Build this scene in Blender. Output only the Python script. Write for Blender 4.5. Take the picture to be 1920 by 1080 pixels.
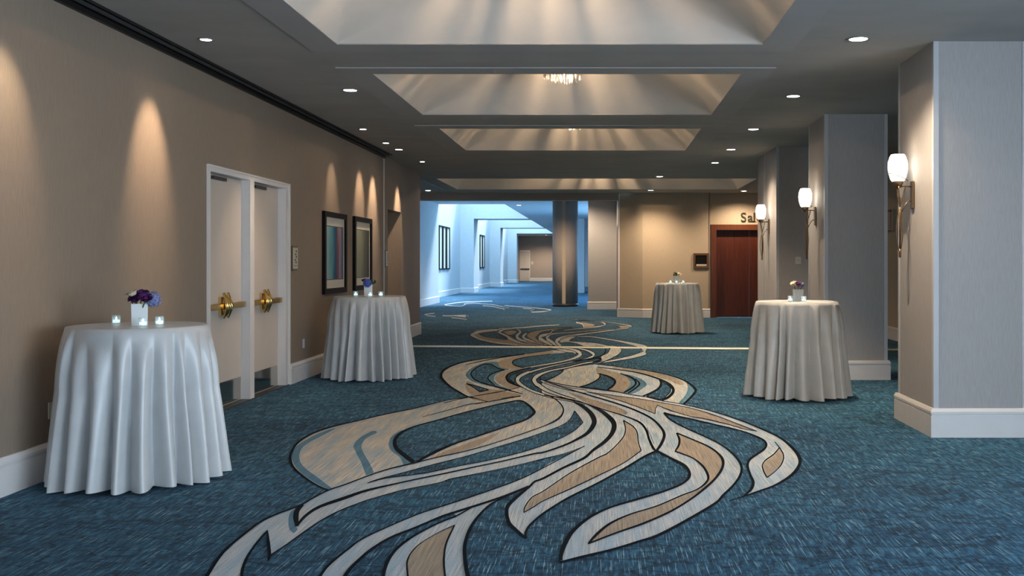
import bpy, bmesh, math, random
from mathutils import Vector, Matrix
random.seed(7)
scene = bpy.context.scene
for o in list(bpy.data.objects):
    bpy.data.objects.remove(o, do_unlink=True)
C = scene.collection

# ------------------------------------------------------------------ camera
CAM_H = 1.5
cam_d = bpy.data.cameras.new('camera')
cam = bpy.data.objects.new('camera', cam_d)
C.objects.link(cam)
cam.location = (0, 0, CAM_H)
cam.rotation_euler = (math.radians(90), 0, 0)
cam_d.sensor_width = 36.0
cam_d.lens = 1850 / 1920 * 36.0
cam_d.shift_x = -170 / 1920
cam_d.shift_y = -47 / 1920
cam_d.clip_end = 300
scene.camera = cam

# ------------------------------------------------------------------ view + world
vs = scene.view_settings
vs.view_transform = 'Standard'
vs.look = 'None'
vs.gamma = 1.0
vs.use_curve_mapping = False
vs.exposure = 0.25
scene.cycles.sample_clamp_indirect = 8.0
scene.cycles.caustics_reflective = False
w = bpy.data.worlds.new('world')
scene.world = w
w.use_nodes = True
w.node_tree.nodes['Background'].inputs[0].default_value = (0.45, 0.68, 1.0, 1)
w.node_tree.nodes['Background'].inputs[1].default_value = 0.6

DAY = (0.74, 0.87, 1.0)
WARM = (1.0, 0.66, 0.38)
WARM2 = (1.0, 0.77, 0.54)

def area_light(name, loc, rot, sx, sy, energy, color):
    d = bpy.data.lights.new(name, 'AREA')
    d.shape = 'RECTANGLE'; d.size = sx; d.size_y = sy
    d.energy = energy; d.color = color
    o = bpy.data.objects.new(name, d); C.objects.link(o)
    o.location = loc; o.rotation_euler = rot
    return o

# daylight entering through the window wall beside and behind the photographer
area_light('daylight_side_window', (6.05, 0.0, 1.6), (0, math.radians(90), 0), 2.6, 9.0, 700, DAY)
area_light('daylight_back_window', (1.5, -6.35, 1.7), (math.radians(90), 0, 0), 6.0, 2.4, 160, DAY)
# daylight down the three skylight shafts of the far corridor
SKY = [(37.3, 49.5), (51.2, 62.4), (64.1, 74.3)]
for a, b in SKY:
    area_light('daylight_skylight', (-5.42, (a + b) / 2, 5.9), (0, 0, 0), 3.2, b - a - 0.4, 480, (0.42, 0.72, 1.0))
area_light('daylight_far_window', (1.45, 40.5, 1.9), (0, math.radians(90), 0), 3.0, 8.0, 350, (0.25, 0.6, 1.0))

# sun falling steeply through the skylights
sd = bpy.data.lights.new('sun', 'SUN'); sd.energy = 9; sd.color = (0.72, 0.88, 1.0); sd.angle = math.radians(20)
sun = bpy.data.objects.new('sun', sd); C.objects.link(sun)
sun.location = (20, 85, 40)
sun.rotation_euler = Vector((-0.30, -0.80, -1)).to_track_quat('-Z', 'Y').to_euler()

# ------------------------------------------------------------------ helpers
def tag(o, label=None, cat=None, group=None, kind=None):
    if label: o['label'] = label
    if cat: o['category'] = cat
    if group: o['group'] = group
    if kind: o['kind'] = kind
    return o

def thing(name, loc=(0, 0, 0), rz=0, label=None, cat=None, group=None, kind=None):
    o = bpy.data.objects.new(name, None); C.objects.link(o)
    o.empty_display_size = 0.1
    o.location = loc; o.rotation_euler = (0, 0, rz)
    return tag(o, label, cat, group, kind)

class MB:
    """collects shapes for ONE mesh object"""
    def __init__(s):
        s.v = []; s.f = []; s.smooth = []
    def add(s, vs_, fs, smooth=False):
        n = len(s.v)
        s.v += [tuple(p) for p in vs_]
        for f in fs:
            s.f.append(tuple(i + n for i in f)); s.smooth.append(smooth)
        return s
    def box(s, x0, x1, y0, y1, z0, z1):
        p = [(x0, y0, z0), (x1, y0, z0), (x1, y1, z0), (x0, y1, z0), (x0, y0, z1), (x1, y0, z1), (x1, y1, z1), (x0, y1, z1)]
        return s.add(p, [(0, 3, 2, 1), (4, 5, 6, 7), (0, 1, 5, 4), (1, 2, 6, 5), (2, 3, 7, 6), (3, 0, 4, 7)])
    def prism_y(s, prof, y0, y1):
        """profile of (x,z) extruded along y"""
        n = len(prof)
        p = [(x, y0, z) for x, z in prof] + [(x, y1, z) for x, z in prof]
        f = [(i, (i + 1) % n, n + (i + 1) % n, n + i) for i in range(n)]
        f += [tuple(range(n - 1, -1, -1)), tuple(range(n, 2 * n))]
        return s.add(p, f)
    def prism_x(s, prof, x0, x1):
        n = len(prof)
        p = [(x0, y, z) for y, z in prof] + [(x1, y, z) for y, z in prof]
        f = [(i, n + i, n + (i + 1) % n, (i + 1) % n) for i in range(n)]
        f += [tuple(range(n)), tuple(range(2 * n - 1, n - 1, -1))]
        return s.add(p, f)
    def lathe(s, prof, n=24, c=(0, 0, 0), cap0=False, cap1=False, smooth=True):
        vs_ = []; fs = []
        for r, z in prof:
            for i in range(n):
                a = 2 * math.pi * i / n
                vs_.append((c[0] + r * math.cos(a), c[1] + r * math.sin(a), c[2] + z))
        for k in range(len(prof) - 1):
            for i in range(n):
                j = (i + 1) % n
                fs.append((k * n + i, k * n + j, (k + 1) * n + j, (k + 1) * n + i))
        if cap0: fs.append(tuple(range(n - 1, -1, -1)))
        if cap1: fs.append(tuple((len(prof) - 1) * n + i for i in range(n)))
        return s.add(vs_, fs, smooth)
    def tube(s, pts, rad, n=8, smooth=True):
        pts = [Vector(p) for p in pts]
        rads = rad if isinstance(rad, (list, tuple)) else [rad] * len(pts)
        vs_ = []; fs = []
        up = None
        for i, p in enumerate(pts):
            d = (pts[min(i + 1, len(pts) - 1)] - pts[max(i - 1, 0)]).normalized()
            if up is None:
                up = Vector((0, 0, 1)) if abs(d.z) < .9 else Vector((1, 0, 0))
            a = d.cross(up).normalized(); b = a.cross(d).normalized(); up = b
            for k in range(n):
                t = 2 * math.pi * k / n
                q = p + (a * math.cos(t) + b * math.sin(t)) * rads[i]
                vs_.append(q)
        for i in range(len(pts) - 1):
            for k in range(n):
                j = (k + 1) % n
                fs.append((i * n + k, i * n + j, (i + 1) * n + j, (i + 1) * n + k))
        fs.append(tuple(range(n - 1, -1, -1))); fs.append(tuple((len(pts) - 1) * n + k for k in range(n)))
        return s.add(vs_, fs, smooth)
    def build(s, name, mat, parent=None, loc=None, bevel=0, kind=None):
        me = bpy.data.meshes.new(name)
        me.from_pydata(s.v, [], s.f)
        bm = bmesh.new(); bm.from_mesh(me)
        for f, sm in zip(bm.faces, s.smooth): f.smooth = sm
        bmesh.ops.recalc_face_normals(bm, faces=bm.faces)
        if bevel:
            bmesh.ops.remove_doubles(bm, verts=bm.verts, dist=1e-5)
            bmesh.ops.bevel(bm, geom=[e for e in bm.edges if e.calc_face_angle(0) > .6], offset=bevel, segments=2, affect='EDGES', profile=.6)
        bm.to_mesh(me); bm.free()
        me.materials.append(mat)
        o = bpy.data.objects.new(name, me); C.objects.link(o)
        if loc is not None: o.location = loc
        if parent is not None: o.parent = parent
        if kind: o['kind'] = kind
        return o

def dup(root, loc=None, rz=None, label=None, group=None):
    def cp(o, parent):
        c = o.copy(); C.objects.link(c); c.parent = parent
        for ch in list(o.children): cp(ch, c)
        return c
    r = cp(root, None)
    if loc is not None: r.location = loc
    if rz is not None: r.rotation_euler = (0, 0, rz)
    tag(r, label, None, group)
    return r

# ------------------------------------------------------------------ materials
def nt(name):
    m = bpy.data.materials.new(name); m.use_nodes = True
    t = m.node_tree
    return m, t, t.nodes['Principled BSDF']
def node(t, ty, **kw):
    n = t.nodes.new(ty)
    for k, v in kw.items():
        if k.startswith('i_'): n.inputs[k[2:]].default_value = v
        else: setattr(n, k, v)
    return n
def coords(t, scale, obj=False, rot=(0, 0, 0)):
    if obj:
        g = t.nodes.new('ShaderNodeTexCoord'); out = g.outputs['Object']
    else:
        g = t.nodes.new('ShaderNodeNewGeometry'); out = g.outputs['Position']
    mp = t.nodes.new('ShaderNodeMapping'); mp.inputs['Scale'].default_value = scale; mp.inputs['Rotation'].default_value = rot
    t.links.new(out, mp.inputs['Vector'])
    return mp.outputs['Vector']
def noise(t, scale, detail=3, rough=.55, dist=0, obj=False):
    n = node(t, 'ShaderNodeTexNoise'); n.inputs['Scale'].default_value = 1; n.inputs['Detail'].default_value = detail
    n.inputs['Roughness'].default_value = rough; n.inputs['Distortion'].default_value = dist
    t.links.new(coords(t, scale, obj), n.inputs['Vector'])
    return n.outputs['Fac']
def ramp(t, fac, stops):
    r = t.nodes.new('ShaderNodeValToRGB'); e = r.color_ramp.elements
    while len(e) < len(stops): e.new(.5)
    for el, (p, c) in zip(e, stops):
        el.position = p; el.color = (c[0], c[1], c[2], 1) if len(c) == 3 else c
    t.links.new(fac, r.inputs['Fac'])
    return r.outputs['Color']
def mix(t, fac, a, b, mode='MIX'):
    m = t.nodes.new('ShaderNodeMix'); m.data_type = 'RGBA'; m.blend_type = mode
    for sock, val in ((m.inputs['Factor'], fac), (m.inputs['A'], a), (m.inputs['B'], b)):
        if hasattr(val, 'is_linked'): t.links.new(val, sock)
        elif isinstance(val, (int, float)): sock.default_value = val
        else: sock.default_value = (val[0], val[1], val[2], 1)
    return m.outputs['Result']
def bump(t, b, h, strength, dist=.002):
    n = t.nodes.new('ShaderNodeBump'); n.inputs['Strength'].default_value = strength; n.inputs['Distance'].default_value = dist
    t.links.new(h, n.inputs['Height']); t.links.new(n.outputs['Normal'], b.inputs['Normal'])

def paint(name, col, rough=.6, var=.06, tex=(6, 6, 6), spec=.3, metal=0, bumpiness=0):
    m, t, b = nt(name)
    f = noise(t, tex)
    lo = tuple(c * (1 - var) for c in col); hi = tuple(min(1, c * (1 + var)) for c in col)
    t.links.new(ramp(t, f, [(.3, lo), (.7, hi)]), b.inputs['Base Color'])
    b.inputs['Roughness'].default_value = rough; b.inputs['Metallic'].default_value = metal
    b.inputs['Specular IOR Level'].default_value = spec
    if bumpiness: bump(t, b, f, bumpiness)
    return m
def linen(name, col):
    """woven vinyl wallcovering with faint vertical threads"""
    m, t, b = nt(name)
    f = noise(t, (140, 140, 9), 4, .6)
    g = noise(t, (700, 700, 260), 2, .5)
    c1 = ramp(t, f, [(.3, tuple(c * .9 for c in col)), (.7, tuple(c * 1.08 for c in col))])
    t.links.new(c1, b.inputs['Base Color'])
    b.inputs['Roughness'].default_value = .62; b.inputs['Specular IOR Level'].default_value = .25
    bump(t, b, g, .15, .001)
    return m
def emit(name, col, strength, base=None):
    m, t, b = nt(name)
    b.inputs['Base Color'].default_value = (*(base or col), 1)
    b.inputs['Emission Color'].default_value = (*col, 1)
    b.inputs['Emission Strength'].default_value = strength
    f = noise(t, (20, 20, 20)); r = ramp(t, f, [(.2, tuple(c * .97 for c in col)), (.8, col)])
    t.links.new(r, b.inputs['Emission Color'])
    return m
def metal(name, col, rough):
    m, t, b = nt(name)
    f = noise(t, (60, 60, 60), 2, obj=True)
    t.links.new(ramp(t, f, [(.3, tuple(c * .85 for c in col)), (.7, col)]), b.inputs['Base Color'])
    b.inputs['Metallic'].default_value = 1; b.inputs['Roughness'].default_value = rough
    return m

M = {}
M['wall'] = linen('taupe_wallcovering', (.285, .225, .175))
M['wall_grey'] = linen('grey_wallcovering', (.42, .405, .40))
M['wall_beige'] = linen('beige_wallcovering', (.52, .42, .31))
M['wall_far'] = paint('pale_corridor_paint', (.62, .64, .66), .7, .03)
M['wall_end'] = linen('brown_wallcovering', (.42, .355, .31))
M['white'] = paint('white_trim_paint', (.74, .72, .71), .4, .02, spec=.4)
M['guard'] = paint('pale_corner_guard', (.53, .54, .56), .4, .02)
M['door'] = paint('ivory_door_paint', (.60, .54, .48), .45, .03, (3, 3, 1))
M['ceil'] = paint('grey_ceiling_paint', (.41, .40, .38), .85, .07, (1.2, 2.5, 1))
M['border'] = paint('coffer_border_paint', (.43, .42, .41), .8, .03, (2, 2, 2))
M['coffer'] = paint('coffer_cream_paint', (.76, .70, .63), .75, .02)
M['black'] = paint('black_metal', (.012, .012, .012), .45, .1)
M['darkrail'] = paint('dark_grey_metal', (.05, .05, .052), .4, .1)
M['frame'] = paint('black_frame_lacquer', (.008, .007, .006), .55, .1, spec=.15)
M['mat'] = paint('ivory_mount_board', (.62, .60, .54), .8, .02)
M['plate'] = paint('ivory_plastic', (.62, .58, .47), .5, .03)
M['whiteplate'] = paint('white_plastic', (.68, .68, .70), .5, .02)
M['brass'] = metal('polished_brass', (.80, .55, .20), .22)
M['bronze'] = metal('antique_bronze', (.30, .20, .11), .38)
M['steel'] = metal('mirror_steel_kickplate', (.62, .58, .50), .12)
M['strip'] = paint('pale_brass_threshold', (.95, .89, .68), .35, .03, spec=.6)
M['lamp_lens'] = emit('lit_downlight_lens', (1.0, .95, .88), 14)
M['ring'] = paint('downlight_trim_ring', (.25, .25, .25), .5, .02)
M['shade'] = emit('lit_opal_glass', (1.0, .90, .76), 3.6)
M['flame'] = emit('led_candle_flame', (.75, .95, 1.0), 3.5)
M['wax'] = emit('glowing_wax', (.70, .92, .96), 1.1, (.8, .85, .85))
M['bulb'] = emit('chandelier_bulb', (1, .8, .55), 20)
def crystal_mat():
    m, t, b = nt('cut_crystal')
    f = noise(t, (30, 30, 30)); tr = node(t, 'ShaderNodeBsdfTranslucent')
    t.links.new(ramp(t, f, [(.3, (.85, .8, .72)), (.7, (1, .97, .9))]), tr.inputs['Color'])
    b.inputs['Base Color'].default_value = (.9, .86, .78, 1); b.inputs['Roughness'].default_value = .15
    mx = node(t, 'ShaderNodeMixShader'); mx.inputs[0].default_value = .7
    t.links.new(b.outputs[0], mx.inputs[1]); t.links.new(tr.outputs[0], mx.inputs[2])
    t.links.new(mx.outputs[0], t.nodes['Material Output'].inputs['Surface'])
    return m
M['crystal'] = crystal_mat()
M['gunmetal'] = paint('dark_bronze_letter', (.05, .042, .03), .45, .1)
M['screen'] = paint('black_screen', (.006, .005, .004), .5, .1, spec=.2)
M['paper'] = paint('paper_strip', (.6, .5, .38), .7, .05)

def wood(name, a, b_, scale=(30, 30, 1.6)):
    m, t, b = nt(name)
    f = noise(t, scale, 5, .6, .6)
    t.links.new(ramp(t, f, [(.25, a), (.75, b_)]), b.inputs['Base Color'])
    b.inputs['Roughness'].default_value = .38
    return m
M['mahogany'] = wood('mahogany_veneer', (.05, .009, .004), (.13, .028, .010))
M['mahogany_frame'] = wood('mahogany_frame', (.085, .022, .008), (.15, .042, .015))
M['plaque_wood'] = wood('walnut_frame', (.09, .04, .018), (.15, .075, .035))

def cloth_mat():
    m, t, b = nt('pale_satin_cloth')
    f = noise(t, (6, 6, 6), 3, obj=True)
    t.links.new(ramp(t, f, [(.3, (.54, .56, .57)), (.7, (.60, .62, .63))]), b.inputs['Base Color'])
    b.inputs['Roughness'].default_value = .34
    b.inputs['Sheen Weight'].default_value = .1
    b.inputs['Specular IOR Level'].default_value = .6
    g = noise(t, (350, 350, 350), 2, obj=True)
    bump(t, b, g, .08, .0006)
    return m
M['cloth'] = cloth_mat()

def glass_mat():
    m, t, b = nt('clear_glass')
    f = noise(t, (40, 40, 40), 2, obj=True)
    t.links.new(ramp(t, f, [(.2, (.75, .90, .93)), (.8, (.85, .97, 1))]), b.inputs['Base Color'])
    b.inputs['Roughness'].default_value = .05
    b.inputs['Alpha'].default_value = .28
    return m
M['glass'] = glass_mat()
M['vase'] = paint('white_ceramic', (.78, .80, .80), .3, .02, spec=.5)
M['rose'] = paint('purple_petals', (.055, .008, .085), .6, .5, (60, 60, 60))
M['cream'] = paint('cream_petals', (.80, .70, .54), .6, .1, (60, 60, 60))
M['hydrangea'] = paint('blue_violet_petals', (.22, .27, .52), .6, .45, (70, 70, 70))
M['hydrangea2'] = paint('deep_blue_petals', (.08, .14, .50), .6, .45, (70, 70, 70))
M['leaf'] = paint('green_leaves', (.035, .10, .02), .5, .4, (50, 50, 50))

# --- carpet
def carpet_ground():
    m, t, b = nt('blue_woven_carpet')
    big = noise(t, (.9, .9, 1), 3, .6)
    mid = noise(t, (38, 9, 1), 4, .7, .4)
    fle = noise(t, (135, 3.8, 1), 2, .6, .1)
    fine = noise(t, (260, 130, 1), 2, .6)
    base = ramp(t, mid, [(.30, (.004, .021, .044)), (.5, (.018, .088, .165)), (.72, (.065, .215, .34))])
    tint = ramp(t, big, [(.3, (.62, .66, .72)), (.7, (1.25, 1.25, 1.2))])
    base = mix(t, 1.0, base, tint, 'MULTIPLY')
    fl = ramp(t, fle, [(.57, (0, 0, 0)), (.72, (1, 1, 1))])
    base = mix(t, fl, base, (.32, .54, .66))
    fi = ramp(t, fine, [(.35, (.55, .55, .55)), (.65, (1.3, 1.3, 1.3))])
    base = mix(t, .8, base, fi, 'MULTIPLY')
    # curling dark hairlines woven through the ground
    v = node(t, 'ShaderNodeTexVoronoi', feature='DISTANCE_TO_EDGE'); v.inputs['Scale'].default_value = 1
    mp = coords(t, (2.6, 5.2, 1))
    nz = node(t, 'ShaderNodeTexNoise'); nz.inputs['Scale'].default_value = 1.3; nz.inputs['Detail'].default_value = 2
    t.links.new(mp, nz.inputs['Vector'])
    add = node(t, 'ShaderNodeVectorMath', operation='MULTIPLY_ADD')
    t.links.new(nz.outputs['Color'], add.inputs[0]); add.inputs[1].default_value = (1.6, 1.6, 0); t.links.new(mp, add.inputs[2])
    t.links.new(add.outputs[0], v.inputs['Vector'])
    ln = ramp(t, v.outputs['Distance'], [(.015, (.25, .25, .28)), (.055, (1, 1, 1))])
    base = mix(t, .75, base, ln, 'MULTIPLY')
    t.links.new(base, b.inputs['Base Color'])
    b.inputs['Roughness'].default_value = .9; b.inputs['Specular IOR Level'].default_value = .15
    b.inputs['Sheen Weight'].default_value = .07; b.inputs['Sheen Roughness'].default_value = .35
    b.inputs['Sheen Tint'].default_value = (.7, .88, 1, 1)
    bump(t, b, fine, .5, .003)
    return m
def carpet_streak(name, c1, c2, c3, w=1.0):
    m, t, b = nt(name)
    f = noise(t, (120, 2.4, 1), 3, .6, .05)
    g = noise(t, (11, 1.5, 1), 3, .6, .1)
    fine = noise(t, (260, 60, 1), 2, .6)
    a = ramp(t, f, [(.3, c1), (.5, c2), (.7, tuple(min(1, c * 1.25) for c in c2))])
    gg = ramp(t, g, [(.42, (0, 0, 0)), (.62, (w, w, w))])
    base = mix(t, gg, a, c3)
    fi = ramp(t, fine, [(.3, (.72, .72, .72)), (.7, (1.2, 1.2, 1.2))])
    base = mix(t, .7, base, fi, 'MULTIPLY')
    t.links.new(base, b.inputs['Base Color'])
    b.inputs['Roughness'].default_value = .9; b.inputs['Specular IOR Level'].default_value = .15
    bump(t, b, fine, .4, .003)
    return m
M['ground'] = carpet_ground()
M['pale'] = carpet_streak('pale_grey_carpet', (.34, .43, .50), (.58, .63, .67), (.34, .52, .67), .6)
M['ribbon'] = carpet_streak('ivory_carpet', (.44, .47, .48), (.64, .65, .62), (.46, .54, .60), .5)
M['streak'] = carpet_streak('sand_streak_carpet', (.28, .36, .42), (.64, .60, .53), (.33, .47, .58), .65)
M['tan'] = carpet_streak('tan_carpet', (.26, .22, .18), (.43, .365, .29), (.37, .335, .29), .5)
M['blue'] = carpet_streak('mid_blue_carpet', (.07, .16, .25), (.14, .28, .40), (.08, .20, .30), .5)
M['outline'] = paint('navy_outline_carpet', (.006, .011, .018), .95, .4, (80, 80, 1), spec=.1)

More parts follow.
